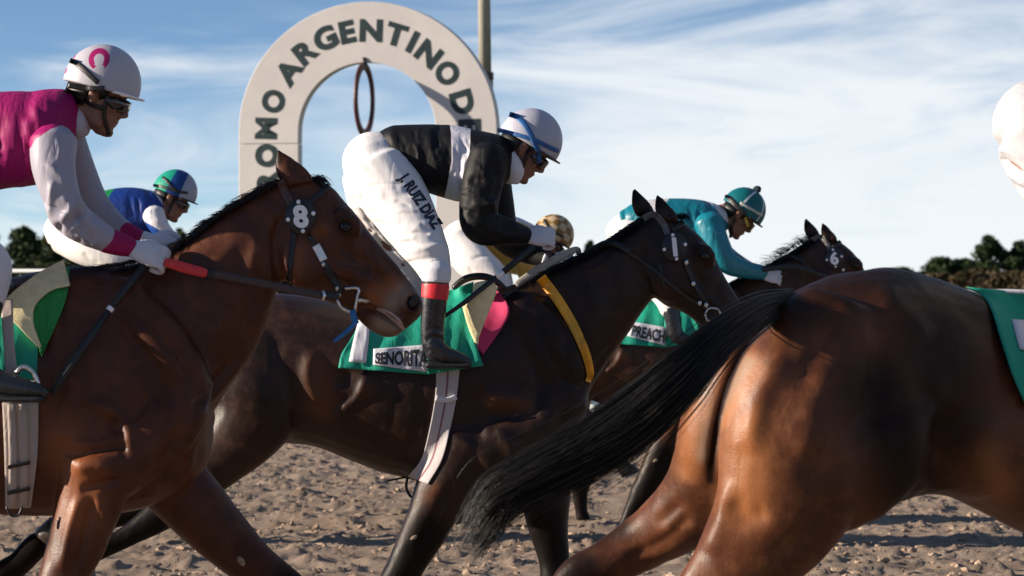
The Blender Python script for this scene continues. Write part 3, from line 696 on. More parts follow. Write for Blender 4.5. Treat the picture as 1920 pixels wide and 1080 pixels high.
# ---------------------------------------------------------------- the horse with number 8 (left, nearest but one)
D8 = 13.2
def GZ(d): return 540 + CAM_H * FPX / d
def build_h8():
    d = D8; root = thing('racehorse', (P(150, 0, d).x, d, 0), 'bright bay racehorse on the left with number 8 disc and red rein grip', 'horse', 'racehorses')
    g = G()
    g.loft([(396, 690, 398, 835, .06), (372, 610, 382, 880, .14), (320, 545, 335, 925, .20), (240, 508, 250, 958, .235), (130, 500, 140, 966, .26), (0, 522, 0, 966, .285), (-200, 530, -190, 925, .29), (-330, 508, -320, 880, .27), (-430, 545, -410, 850, .22), (-500, 640, -480, 790, .10)], d)
    g.loft([(180, 505, 270, 860, .15), (285, 488, 375, 800, .155), (350, 447, 428, 728, .125), (410, 402, 470, 672, .105), (470, 364, 498, 612, .088), (522, 338, 520, 545, .078), (556, 330, 545, 500, .065)], d)
    # head
    g.loft([(548, 330, 518, 405, .045), (585, 333, 516, 455, .075), (622, 350, 527, 512, .088), (655, 386, 556, 548, .094), (682, 420, 592, 560, .082), (712, 458, 630, 572, .064), (742, 492, 658, 590, .052), (766, 525, 682, 612, .050), (784, 550, 702, 626, .050), (794, 572, 722, 633, .044), (788, 594, 744, 630, .030)], d, k=6)
    g.pell(577, 487, 62, 56, .042, d, -.058); g.pell(652, 418, 30, 22, .030, d, -.070, 35); g.pell(652, 418, 30, 22, .030, d, .070, 35)
    g.pell(768, 568, 26, 24, .028, d, -.036, 45); g.pell(768, 568, 26, 24, .028, d, .036, 45); g.pell(722, 612, 30, 17, .036, d, 0, 32)
    g.limb([(600, 500, 14, -.075), (650, 510, 13, -.062), (700, 528, 10, -.050)], d)          # facial crest
    e = leaf_ear((532, 352), (592, 340), (517, 275), d, -.055, .024); V, F = e.arrays(); g.add(V, F)
    e = leaf_ear((540, 350), (590, 345), (528, 298), d, .06, .024); V, F = e.arrays(); g.add(V, F)
    # near shoulder, forearm
    g.limb([(215, 560, 55, -.13), (300, 660, 66, -.15), (345, 745, 62, -.13)], d, .62)
    g.limb([(345, 745, 58, -.14), (270, 830, 70, -.17), (185, 880, 72, -.19)], d, .75)
    g.limb([(200, 640, 70, -.16), (190, 760, 74, -.185), (160, 860, 66, -.19)], d, .5)
    g.limb([(178, 860, 72, -.175), (172, 930, 64, -.175), (146, 1010, 56, -.17), (118, 1085, 47, -.17), (102, 1128, 40, -.17), (92, 1160, 30, -.17), (72, 1240, 24, -.17), (58, 1290, 29, -.17), (72, 1330, 24, -.17)], d, .85)
    g.limb([(350, 760, 60, .12), (310, 850, 75, .15), (322, 900, 66, .16), (375, 958, 62, .16), (455, 1042, 48, .16), (545, 1110, 38, .16), (575, 1135, 34, .16), (640, 1180, 22, .16), (700, 1222, 25, .16), (728, 1250, 22, .16)], d, .85)
    # hind quarters and legs
    g.limb([(-380, 620, 110, -.12), (-360, 760, 120, -.15), (-330, 860, 90, -.17), (-420, 960, 62, -.17), (-520, 1060, 44, -.17), (-555, 1110, 38, -.17), (-600, 1220, 24, -.17), (-628, 1290, 28, -.17), (-612, 1330, 24, -.17)], d, .75)
    g.limb([(-360, 640, 105, .12), (-320, 780, 110, .15), (-230, 880, 85, .17), (-140, 1000, 58, .17), (-70, 1095, 42, .15), (-30, 1100, 36, .15), (30, 1062, 25, .15), (66, 1026, 26, .15), (80, 1012, 22, .15)], d, .75)
    me = weld('body', g, .0075, 5)
    S = []
    S += [([(318, 600), (352, 690), (350, 760)], 16, -.010), ([(230, 560), (330, 660), (372, 730)], 9, -.008), ([(205, 590), (300, 700), (320, 800)], 9, -.009)]
    S += [([(150, 740), (230, 790), (245, 845)], 12, .010), ([(130, 855), (190, 842), (240, 836)], 8, -.014), ([(150, 918), (195, 908), (235, 900)], 8, -.013), ([(200, 770), (222, 815), (236, 860)], 7, -.010)]
    S += [([(120, 800), (140, 830), (180, 835)], 15, .012), ([(135, 880), (180, 872), (215, 880)], 14, .013), ([(150, 930), (130, 1000), (115, 1070)], 10, .010), ([(172, 930), (160, 1000), (140, 1080)], 7, -.012), ([(185, 920), (190, 980), (170, 1060)], 12, .008)]
    S += [([(340, 800), (300, 880), (260, 930)], 9, -.010), ([(390, 760), (360, 830), (350, 900)], 13, .010)]
    S += [([(470, 655), (425, 712), (372, 772), (345, 815)], 7, .009), ([(450, 660), (405, 715), (350, 780)], 10, -.010)]      # jugular
    S += [([(430, 470), (470, 520), (495, 590)], 16, -.008), ([(400, 480), (420, 570), (400, 660)], 18, .009), ([(350, 520), (370, 600), (350, 680)], 14, -.008), ([(500, 420), (470, 500), (440, 580)], 12, .007)]
    S += [([(527, 400), (516, 450), (522, 510), (545, 540)], 8, -.013)]                                                # behind the jaw
    S += [([(600, 430), (612, 470), (640, 520)], 10, -.008), ([(640, 455), (660, 480), (700, 505)], 9, -.009), ([(628, 405), (640, 396), (658, 402)], 6, .006), ([(630, 438), (648, 446), (664, 440)], 5, .004), ([(690, 470), (715, 500), (740, 530)], 8, .006), ([(700, 505), (722, 530), (745, 560)], 8, -.006), ([(660, 540), (690, 545), (720, 560)], 9, .006)]
    S += [([(672, 578), (700, 583), (728, 600), (756, 618)], 4.5, -.013), ([(752, 545), (745, 575), (752, 600)], 7, -.006), ([(774, 566)], 12, -.030), ([(758, 550), (752, 568), (762, 586)], 6, .007), ([(700, 606), (715, 622), (735, 630)], 7, .004)]
    S += [([(545, 480), (560, 525), (600, 545)], 10, .005), ([(578, 470)], 30, -.004), ([(550, 300), (560, 325), (575, 335)], 9, -.012)]
    S += [([(60, 560), (80, 700), (60, 860)], 26, -.010), ([(110, 560), (118, 700), (95, 800)], 9, -.006)]
    relief(me, [(p_, w_, h_ * 1.35) for p_, w_, h_ in S]); relax_pure(me, 2)
    relief(me, [([(668, 574), (690, 576), (712, 586), (735, 602), (757, 620)], 3.0, -.016), ([(680, 590), (705, 596), (728, 612)], 5, .006), ([(776, 552), (784, 566), (778, 582), (766, 584), (760, 570), (764, 554)], 3.5, .010), ([(773, 567)], 8, -.022), ([(632, 420), (642, 410), (656, 411), (664, 420)], 3.2, .008), ([(632, 428), (645, 438), (660, 434)], 3, .007), ([(628, 398), (645, 391), (662, 398)], 4, .006),
                ([(668, 455), (690, 478), (700, 505), (690, 520)], 3.2, .006), ([(700, 480), (718, 505), (722, 530)], 3, .005), ([(640, 470), (662, 492), (690, 498)], 3, .005), ([(600, 478), (632, 498), (668, 512)], 5, .008), ([(610, 512), (640, 528), (664, 536)], 6, -.008), ([(590, 420), (600, 450), (596, 480)], 6, -.007),
                ([(420, 520), (400, 560), (412, 610), (390, 660)], 3, .004), ([(285, 660), (265, 710), (280, 760), (250, 800)], 3, .005), ([(330, 700), (305, 760), (312, 810)], 3, .004), ([(205, 930), (190, 980), (196, 1030), (170, 1075)], 3, .006), ([(395, 940), (430, 990), (450, 1040)], 5, .006)])
    paint(me, dark=[([(330, 462), (400, 408), (470, 362), (520, 336)], 16, .95), ([(85, 1200), (70, 1260), (60, 1340)], 55, 1), ([(540, 1110), (640, 1180), (730, 1250)], 60, 1), ([(455, 1030), (500, 1075)], 30, .5), ([(-560, 1130), (-620, 1330)], 70, 1), ([(-60, 1100), (112, 975)], 60, 1.1, D8 + .03), ([(517, 275), (522, 300)], 12, .9), ([(700, 420), (770, 530)], 20, .45), ([(790, 565), (770, 600)], 22, .55), ([(648, 425)], 26, .7), ([(130, 500), (280, 488)], 26, .85), ([(270, 640), (300, 780)], 60, .35)],
          lite=[([(745, 540), (700, 560)], 28, .8), ([(560, 470), (545, 520)], 26, .55), ([(120, 830), (150, 900), (150, 960)], 55, .75), ([(600, 430)], 24, .5)], pale=[([(755, 545), (735, 570)], 22, .75), ([(735, 612), (712, 606)], 20, .85), ([(775, 600)], 12, .5)])  # forearm lite stroke is a painted sun patch; muzzle strokes are lighter hair
    tr = bvh(me)
    obj('body', me.copy(), M['bay8'], root)
    add_eye(root, 647, 425, 12.5, d, -.0885, 30)
    gm = G(); gm.pell(774, 567, 9, 12, .010, d, -.046, 30); obj('nostril', gm, M['nostril'], root)
    # lips and tongue
    obj('lip', strap([(706, 578), (728, 588), (745, 602), (757, 618)], [4, 11, 13, 5], tr, .002, .003, d0=13.1), M['muzzle'], root)
    # mane
    gd = [[np.array(P(x, y, d - .03)), np.array(P(x - 12, y + 4, d - .055)), np.array(P(x - 26, y + 18, d - .07))] for x, y in ((150, 505), (230, 494), (300, 480), (345, 452), (400, 411), (450, 377), (490, 354), (528, 337))]
    obj('mane', strands(gd, 900, 0, .0016, .006, 3), M['mane8'], root)
    gd = [[np.array(P(x, 338, d - .01)), np.array(P(x + 10, 334, d - .03)), np.array(P(x + 22, 352, d - .05))] for x in (575, 590, 600)]
    obj('forelock', strands(gd, 120, 0, .0016, .006, 4), M['mane8'], root)
    # bridle
    br = obj('bridle', strap([(525, 338), (535, 362), (548, 385)], 17, tr, .004, .005, d0=13.1), M['brownleather'], root)
    obj('brow_band', strap([(572, 385), (590, 372), (612, 352), (618, 348)], 11, tr, .004, .008, d0=13.1), M['leather'], br)
    obj('cheek_strap', strap([(552, 432), (546, 480), (542, 528), (545, 540)], [11, 10, 9, 8], tr, .003, .004, d0=13.1), M['leather'], br)
    obj('cheek_piece', strap([(578, 440), (598, 470), (612, 500), (628, 530), (640, 548)], 10, tr, .004, .005, d0=13.1), M['leather'], br)
    obj('white_tape', strap([(592, 460), (600, 474), (607, 488)], 15, tr, .007, .006, d0=13.1), M['white'], br)
    obj('nose_strap', strap([(612, 505), (630, 532), (638, 552)], 14, tr, .006, .005, d0=13.1), M['rubber'], br)
    for q in ((606, 496), (632, 541), (636, 553), (601, 553)):
        gm = G(); h, _ = hit(tr, *q); gm.ell((P(q[0], q[1], (h.y if h else 13.1) - .012)), (.007, .006, .009)); obj('buckle', gm, M['steel'], br)
    by = d - .075
    gm = G(); pts = [(646, 541), (672, 541), (669, 560), (666, 584), (655, 584), (640, 576), (632, 562)]
    gm.tube([P(x, y, by) for x, y in cr_interp(pts[:4], 3)], .0055, 8); gm.tube([P(x, y, by) for x, y in cr_interp(pts[3:], 4)], .0055, 8); obj('bit_ring', gm, M['steel'], br)
    gm = G(); gm.tube([P(668, 562, by), P(690, 566, d - .045), P(700, 570, d)], .007, 8); obj('mouthpiece', gm, M['steel'], br)
    gm = G(); gm.limb([(661, 584, 6), (664, 598, 6), (667, 604, 5)], by - .004); gm.limb([(670, 602, 4), (650, 622, 4.5), (627, 640, 3)], by - .006); obj('blue_tie', gm, plain('blue_tie', (.012, .13, .36), .5), br)
    # rein with red grip
    gm = G(); gm.limb([(312, 492, 9, -.03), (350, 503, 10, -.03), (384, 512, 9, -.03)], d - .13, .5); obj('rein_grip', gm, M['redrein'], br)
    gm = G(); gm.limb([(380, 511, 8), (470, 527, 7), (560, 546, 7.5), (605, 554, 7), (634, 555, 6)], d - .15, .35); obj('rein', gm, plain('rein_leather', (.050, .032, .026), .6, bump=.3), br)
    for q in ([(380, 511, 8.8), (400, 515, 8.8)], [(606, 554, 8), (628, 555, 8)]):
        gm = G(); gm.limb(q, d - .15, .45); obj('rein_keeper', gm, M['rubber'], br)
    gm = G(); gm.tube([P(605, 545, d - .158), P(609, 555, d - .160), P(604, 564, d - .158)], .006); obj('buckle', gm, M['steel'], br)
    disc_at(root, 564, 406, 29, 33, tr, '8', 13.1)
    gc = plain('chestnut_horn', (.26, .20, .14), .8, var=.3, sc=80, bump=.4)
    # chestnut on the inner side of the far forearm
    h, _ = hit(tr, 452, 1052); gm = G(); gm.ell(P(452, 1052, (h.y if h else d + .1)), (.011, .006, .020), math.radians(-38)); obj('chestnut', gm, gc, root)
    for (fx, fy, ax, ay, dy) in ((72, 1330, 80, 1375, -.17), (728, 1250, 752, 1272, .16), (-612, 1330, -600, 1372, -.17), (80, 1012, 94, 996, .15)):
        a, b = hoof_mesh(fx, fy, ax, ay, 545, d, dy); hf = obj('hoof', a, M['hoof'], root); obj('horseshoe', b, M['shoe'], hf)
    gd = [[np.array(P(-495, 620, d + o)), np.array(P(-580, 640, d + o * 2)), np.array(P(-700, 740, d + o * 3)), np.array(P(-800, 860, d + o * 3))] for o in (-.03, 0, .03)]
    obj('tail', strands(gd, 400, 0, .002, .04, 9), M['hair'], root)
    # saddle cloth, pads, girth
    sc_ = obj('saddle_cloth', drape([(-150, 540), (-140, 640), (-120, 740)], [(70, 575), (72, 630), (68, 712)], tr, .012, .008, fold=.012, seed=2, d0=12.95), M['teal'], root)
    obj('green_pad', drape([(20, 560), (60, 600), (74, 660)], [(130, 500), (122, 565), (78, 668)], tr, .022, .012, seed=1, d0=12.95, fold=.006), M['greenfelt'], sc_)
    t2 = tr
    obj('foam_pad', drape([(118, 487), (62, 518), (4, 572), (38, 616), (73, 653)], [(131, 536), (96, 545), (66, 572), (62, 606), (77, 650)], tr, .045, .022, nu=30, nv=12, d0=12.95, smooth=6), M['foam'], sc_)
    gm = G(); gm.limb([(-170, 560, 20, .12), (-90, 530, 24, .10), (-20, 528, 22, .10), (22, 545, 14, .1)], d - .25, 3.0); obj('saddle', weld('saddle', gm, .01, 4), M['leather'], root)
    gi = obj('girth', drape([(4, 755), (8, 850), (10, 955)], [(72, 755), (70, 850), (58, 952)], tr, .014, .008, d0=12.95, fold=.004, nv=14), M['webbing'], root)
    tg = bvh(gi.data) if False else tr
    for y in (872, 921): obj('girth_buckle', strap([(14, y + 4), (34, y), (56, y - 5)], 7, tr, .030, .006, d0=12.93), M['leather'], gi)
    for x in (24, 46): obj('girth_strap', strap([(x - 3, 758), (x, 850), (x - 1, 950)], 15, tr, .024, .005, d0=12.93), M['webbing'], gi)
    gm = G(); gm.tube([P(x, y, d - .25) for x, y in cr_interp([(12, 950), (20, 966), (34, 966), (42, 950)], 4)], .004); obj('girth_loop', gm, M['leather'], gi)
    # stirrup
    stp = obj('stirrup_leather', drape([(0, 560), (6, 640), (10, 706)], [(24, 560), (26, 640), (34, 706)], tr, .075, .006, d0=12.95, nv=6), M['webbing'], root)
    gm = G(); gm.tube([P(x, y, d - .42) for x, y in cr_interp([(30, 700), (42, 688), (60, 696), (70, 715), (72, 730)], 4)], .009); obj('stirrup_iron', gm, M['steel'], stp)
    return root, tr
H8, T8 = build_h8()

# ---------------------------------------------------------------- the horse with number 1 (middle)
D1 = 16.0
def build_h1():
    d = D1; root = thing('racehorse', (P(780, 0, d).x, d, 0), 'dark bay racehorse in the middle with number 1 disc and yellow breast strap', 'horse', 'racehorses')
    g = G()
    g.loft([(1108, 640, 1098, 790, .05), (1085, 590, 1085, 830, .13), (1030, 545, 1040, 868, .20), (960, 536, 960, 900, .235), (880, 545, 870, 912, .26), (790, 570, 780, 902, .28), (690, 575, 680, 872, .285), (600, 560, 590, 838, .28), (520, 550, 505, 830, .265), (440, 572, 430, 830, .23), (375, 630, 370, 790, .12)], d)
    g.loft([(930, 545, 1010, 830, .15), (1000, 518, 1085, 765, .15), (1050, 496, 1122, 705, .12), (1100, 472, 1162, 648, .10), (1150, 443, 1195, 600, .085), (1195, 412, 1222, 562, .075), (1232, 400, 1245, 530, .062)], d)
    g.loft([(1222, 398, 1200, 460, .045), (1255, 402, 1203, 510, .075), (1288, 420, 1220, 548, .088), (1315, 445, 1245, 570, .092), (1338, 478, 1272, 582, .078), (1360, 522, 1296, 596, .060), (1382, 558, 1316, 612, .050), (1402, 590, 1336, 632, .048), (1414, 616, 1352, 648, .046), (1416, 636, 1374, 656, .032)], d, k=6)
    g.pell(1256, 518, 46, 48, .040, d, -.056); g.pell(1322, 478, 24, 18, .028, d, -.066, 40); g.pell(1322, 478, 24, 18, .028, d, .066, 40)
    g.limb([(1280, 535, 11, -.07), (1315, 552, 10, -.058), (1345, 575, 8, -.046)], d)
    e = leaf_ear((1234, 412), (1276, 416), (1230, 357), d, -.055, .024); g.add(*e.arrays())
    e = leaf_ear((1192, 408), (1232, 404), (1185, 345), d, .06, .024); g.add(*e.arrays())
    g.limb([(960, 580, 50, -.13), (1030, 660, 60, -.15), (1065, 730, 52, -.13)], d, .6)
    g.limb([(1065, 735, 50, -.14), (1000, 800, 62, -.17), (900, 850, 66, -.19)], d, .7)
    g.limb([(940, 640, 58, -.16), (925, 750, 64, -.18), (890, 840, 58, -.19)], d, .5)
    g.limb([(880, 830, 62, -.175), (838, 905, 56, -.175), (800, 985, 44, -.17), (762, 1060, 36, -.17), (740, 1100, 34, -.17), (722, 1130, 26, -.17), (700, 1178, 21, -.17), (690, 1200, 24, -.17)], d, .85)
    g.limb([(1050, 740, 55, .12), (1015, 830, 62, .15), (1022, 900, 50, .16), (1026, 970, 42, .16), (1038, 1050, 29, .16), (1042, 1085, 30, .16), (1042, 1110, 23, .16), (1046, 1160, 19, .16), (1052, 1185, 22, .16)], d, .85)
    g.limb([(480, 640, 90, -.12), (480, 740, 98, -.16), (462, 800, 76, -.18), (400, 870, 54, -.18), (330, 935, 38, -.18), (300, 965, 33, -.18), (230, 1010, 21, -.18), (180, 1030, 24, -.18), (160, 1050, 20, -.18)], d, .72)
    g.limb([(470, 650, 90, .12), (450, 760, 95, .16), (400, 830, 65, .18), (320, 900, 45, .18), (250, 950, 33, .18), (180, 980, 21, .18), (140, 1000, 22, .18)], d, .72)
    me = weld('body', g, .0085, 5)
    S = [([(590, 650), (578, 700), (592, 750), (620, 775)], 14, .014), ([(690, 700), (670, 745), (630, 772)], 9, .014), ([(645, 690), (640, 730)], 18, -.012), ([(540, 780), (600, 770), (690, 740)], 14, -.010)]
    S += [([(720, 600), (740, 700), (730, 840)], 7, -.003), ([(770, 600), (790, 720), (770, 860)], 7, -.003)]
    S += [([(905, 742), (950, 748), (1000, 755)], 14, .014), ([(905, 775), (960, 782), (1010, 772)], 12, -.010), ([(900, 720), (890, 780), (905, 840)], 13, -.010), ([(1000, 600), (1040, 680), (1070, 730)], 9, -.008), ([(980, 640), (1010, 720), (1000, 790)], 10, -.007)]
    S += [([(930, 800), (960, 850), (940, 900)], 12, .008), ([(1060, 760), (1040, 820), (1010, 870)], 10, -.008), ([(850, 900), (815, 970), (780, 1040)], 8, -.007)]
    S += [([(1160, 640), (1120, 685), (1080, 740)], 8, -.008), ([(1090, 505), (1110, 508), (1140, 490), (1162, 466)], 4, .007), ([(1100, 530), (1120, 590), (1100, 660)], 16, .008), ([(1060, 560), (1070, 620), (1050, 690)], 14, -.007), ([(1160, 500), (1170, 550), (1150, 610)], 12, .007), ([(1180, 470), (1195, 520), (1205, 560)], 10, -.008)]
    S += [([(1212, 450), (1202, 500), (1216, 545)], 7, -.011), ([(1290, 450), (1300, 500), (1325, 545)], 8, -.007), ([(1308, 466), (1320, 462), (1334, 470)], 5, .005), ([(1335, 510), (1355, 550), (1380, 590)], 7, .005), ([(1345, 520), (1350, 560)], 8, -.006), ([(1330, 600), (1355, 612), (1390, 640)], 4, -.010), ([(1398, 606)], 8, -.018), ([(1246, 372), (1250, 395), (1258, 408)], 8, -.010)]
    relief(me, [(p_, w_, h_ * 1.35) for p_, w_, h_ in S]); relax_pure(me, 2)
    paint(me, dark=[([(965, 535), (1050, 492), (1142, 448), (1205, 408)], 20, 1), ([(800, 1000), (740, 1100), (690, 1200)], 46, 1), ([(1020, 980), (1040, 1080), (1052, 1190)], 55, 1), ([(1185, 345), (1190, 370)], 14, .9), ([(1230, 357), (1236, 380)], 14, .9), ([(330, 935), (160, 1050)], 60, 1), ([(870, 540), (960, 540)], 30, .8), ([(1040, 600), (1080, 700)], 80, .45), ([(1322, 480)], 24, .6)],
          lite=[([(600, 690), (605, 760)], 34, .75), ([(920, 752), (990, 758)], 20, .6), ([(690, 730)], 20, .5), ([(815, 915), (800, 930)], 16, .6), ([(1240, 545)], 20, .3), ([(1370, 560)], 25, .3)])  # flank and shoulder lite strokes are patches of sun painted into the coat
    tr = bvh(me); obj('body', me.copy(), M['bay1'], root)
    add_eye(root, 1321, 480, 9.5, d, -.0865, 35)
    gd = [[np.array(P(x, y, d - .02)), np.array(P(x - 7, y + 5, d - .05)), np.array(P(x - 15, y + 20, d - .085))] for x, y in ((965, 537), (1010, 513), (1060, 490), (1100, 472), (1142, 448), (1170, 430), (1205, 408))]
    obj('mane', strands(gd, 800, 0, .0016, .0042, 13), M['hair'], root)
    gd = [[np.array(P(x, 410, d - .01)), np.array(P(x + 8, 404, d - .03)), np.array(P(x + 14, 420, d - .05))] for x in (1262, 1274, 1282)]
    obj('forelock', strands(gd, 90, 0, .0016, .006, 14), M['hair'], root)
    y0 = d - .12
    br = obj('bridle', strap([(1206, 410), (1226, 402), (1244, 420), (1252, 440)], 12, tr, .004, .005, d0=15.9), plain('grey_strap', (.11, .105, .11), .6), root)
    obj('brow_band', strap([(1260, 432), (1272, 424), (1281, 414)], 10, tr, .004, .012, d0=15.9), M['leather'], br)
    obj('head_rein', strap([(1150, 455), (1185, 478), (1225, 505), (1265, 540), (1300, 565), (1335, 582)], 7, tr, .006, .006, d0=15.9), M['leather'], br)
    obj('cheek_strap', strap([(1238, 490), (1240, 515), (1246, 540)], 6, tr, .003, .004, d0=15.9), M['leather'], br)
    obj('cheek_piece', strap([(1284, 490), (1296, 520), (1312, 550), (1330, 575), (1338, 582)], 8, tr, .005, .006, d0=15.9), M['leather'], br)
    for q in ((1287, 492), (1300, 532), (1312, 568), (1324, 572)):
        gm = G(); h, _ = hit(tr, *q); gm.ell(P(q[0], q[1], (h.y if h else 15.9) - .013), (.009, .006, .011)); obj('buckle', gm, M['steel'], br)
    gm = G(); gm.tube([P(x, y, d - .07) for x, y in cr_interp([(1322, 588), (1330, 578), (1346, 580), (1350, 592), (1340, 602), (1326, 600), (1322, 588)], 4)], .005); obj('bit_ring', gm, M['steel'], br)
    disc_at(root, 1265, 463, 24, 27, tr, '1', 15.85)
    # rein over the crest to the hands
    gm = G(); gm.limb([(1180, 470, 5, -.09), (1142, 455, 6, -.02), (1100, 474, 6, .0)], d - .04, .4); obj('rein', gm, M['leather'], br)
    gm = G(); gm.limb([(970, 533, 7, -.06), (1010, 505, 8, -.05), (1050, 482, 8, -.03), (1080, 468, 6, -.02), (1086, 476, 5, 0)], d, .3); obj('rein_loop', gm, plain('pale_rubber', (.36, .33, .29), .8, bump=.3), br)
    # breast strap, cloth, pads, girth
    obj('breast_strap', strap([(1014, 520), (1046, 562), (1076, 612), (1098, 662), (1107, 700), (1102, 716)], [20, 19, 18, 16, 14, 10], tr, .006, .006, d0=15.8, k=9), M['yellow'], root)
    sc_ = obj('saddle_cloth', drape([(672, 610), (655, 640), (640, 664), (634, 690)], [(800, 566), (800, 610), (800, 660), (802, 702)], tr, .016, .008, nu=26, nv=34, fold=.010, seed=5, d0=15.7), M['teal'], root)
    obj('cloth_front', drape([(800, 560), (800, 610), (800, 660), (802, 702)], [(888, 528), (884, 590), (892, 640), (906, 686)], tr, .018, .008, nu=26, nv=20, fold=.010, seed=6, d0=15.7), M['teal'], sc_)
    tc_ = bvh(mesh_of(sc_, root), me)
    obj('white_tab', drape([(672, 600), (662, 640), (654, 678)], [(694, 600), (691, 640), (686, 681)], tc_, .010, .004, nu=12, nv=5, d0=15.7), M['label'], sc_)
    lb = obj('name_label', drape([(700, 654), (699, 684)], [(800, 646), (802, 698)], tc_, .008, .004, nu=10, nv=24, d0=15.7), M['label'], sc_)
    tl = bvh(mesh_of(lb, root))
    ob = obj('lettering', text_on('SEÑORITA N', [(704, 657), (822, 643), (822, 690), (703, 682)], tl, .004, .04, d0=15.7), M['ink'], sc_)
    gm = G(); gm.limb([(850, 540, 6), (872, 523, 7), (900, 518, 7), (925, 524, 7), (945, 540, 6)], d - .18, 2.4); obj('saddle', weld('saddle', gm, .008, 3), M['leather'], root)
    obj('pink_pad', drape([(905, 560), (898, 620), (892, 650)], [(934, 545), (955, 588), (906, 665)], tr, .020, .012, nu=16, nv=12, d0=15.75), M['pink'], sc_)
    gm = G(); gm.loft([(888, 530, 884, 566, .018), (905, 526, 872, 574, .026), (925, 527, 880, 600, .028), (934, 540, 893, 646, .022)], d - .255, k=5); gm.limb([(872, 572, 7), (884, 610, 8), (895, 645, 5)], d - .26, .6)
    obj('foam_pad', weld('foam_pad', gm, .006, 5), M['foam'], sc_)
    gi = drape([(818, 690), (816, 740), (806, 800), (790, 860), (765, 893)], [(862, 690), (856, 745), (845, 800), (830, 860), (803, 908)], tr, .010, .006, nu=40, nv=17, d0=15.75)
    n2 = len(gi.vertices) // 2; j = np.tile(np.linspace(-1, 1, 17), 40); m = 1.0 - np.abs(j - .02) / .085
    attr(gi, 'm1', np.r_[m, m] * .8); o = obj('girth', gi, M['girth'], root)
    obj('girth_keeper', strap([(816, 742), (836, 744), (858, 740)], 9, bvh(gi), .004, .004, d0=15.7) if False else strap([(817, 746), (836, 750), (856, 744)], 10, tr, .018, .005, d0=15.75), M['label'], o)
    gm = G(); gm.tube([P(x, y, d - .05) for x, y in cr_interp([(764, 894), (762, 915), (772, 932), (786, 928), (792, 910)], 5)], .006); gm.tube([P(764, 894, d - .06), P(725, 902, d - .07)], .004); obj('girth_loop', gm, M['leather'], o)
    gc = plain('chestnut_horn', (.26, .20, .14), .8, var=.3, sc=80, bump=.4)
    h, _ = hit(tr, 776, 1008); gm = G(); gm.ell(P(776, 1008, (h.y if h else d)), (.017, .005, .008), math.radians(-30)); obj('chestnut', gm, gc, root)
    for (fx, fy, ax, ay, dy) in ((690, 1200, 706, 1226, -.17), (1052, 1185, 1056, 1226, .16), (160, 1050, 148, 1080, -.18), (140, 1000, 120, 1022, .18)):
        a, b = hoof_mesh(fx, fy, ax, ay, 450, d, dy); hf = obj('hoof', a, M['hoof'], root); obj('horseshoe', b, M['shoe'], hf)
    gd = [[np.array(P(385, 600, d + o)), np.array(P(330, 610, d + o * 2)), np.array(P(230, 690, d + o * 3)), np.array(P(150, 800, d + o * 3))] for o in (-.03, 0, .03)]
    obj('tail', strands(gd, 350, 0, .002, .035, 19), M['hair'], root)
    return root, tr
def mesh_of(o, root):
    m = o.data.copy(); m.transform(Matrix.Translation(root.location)); return m
H1, T1 = build_h1()

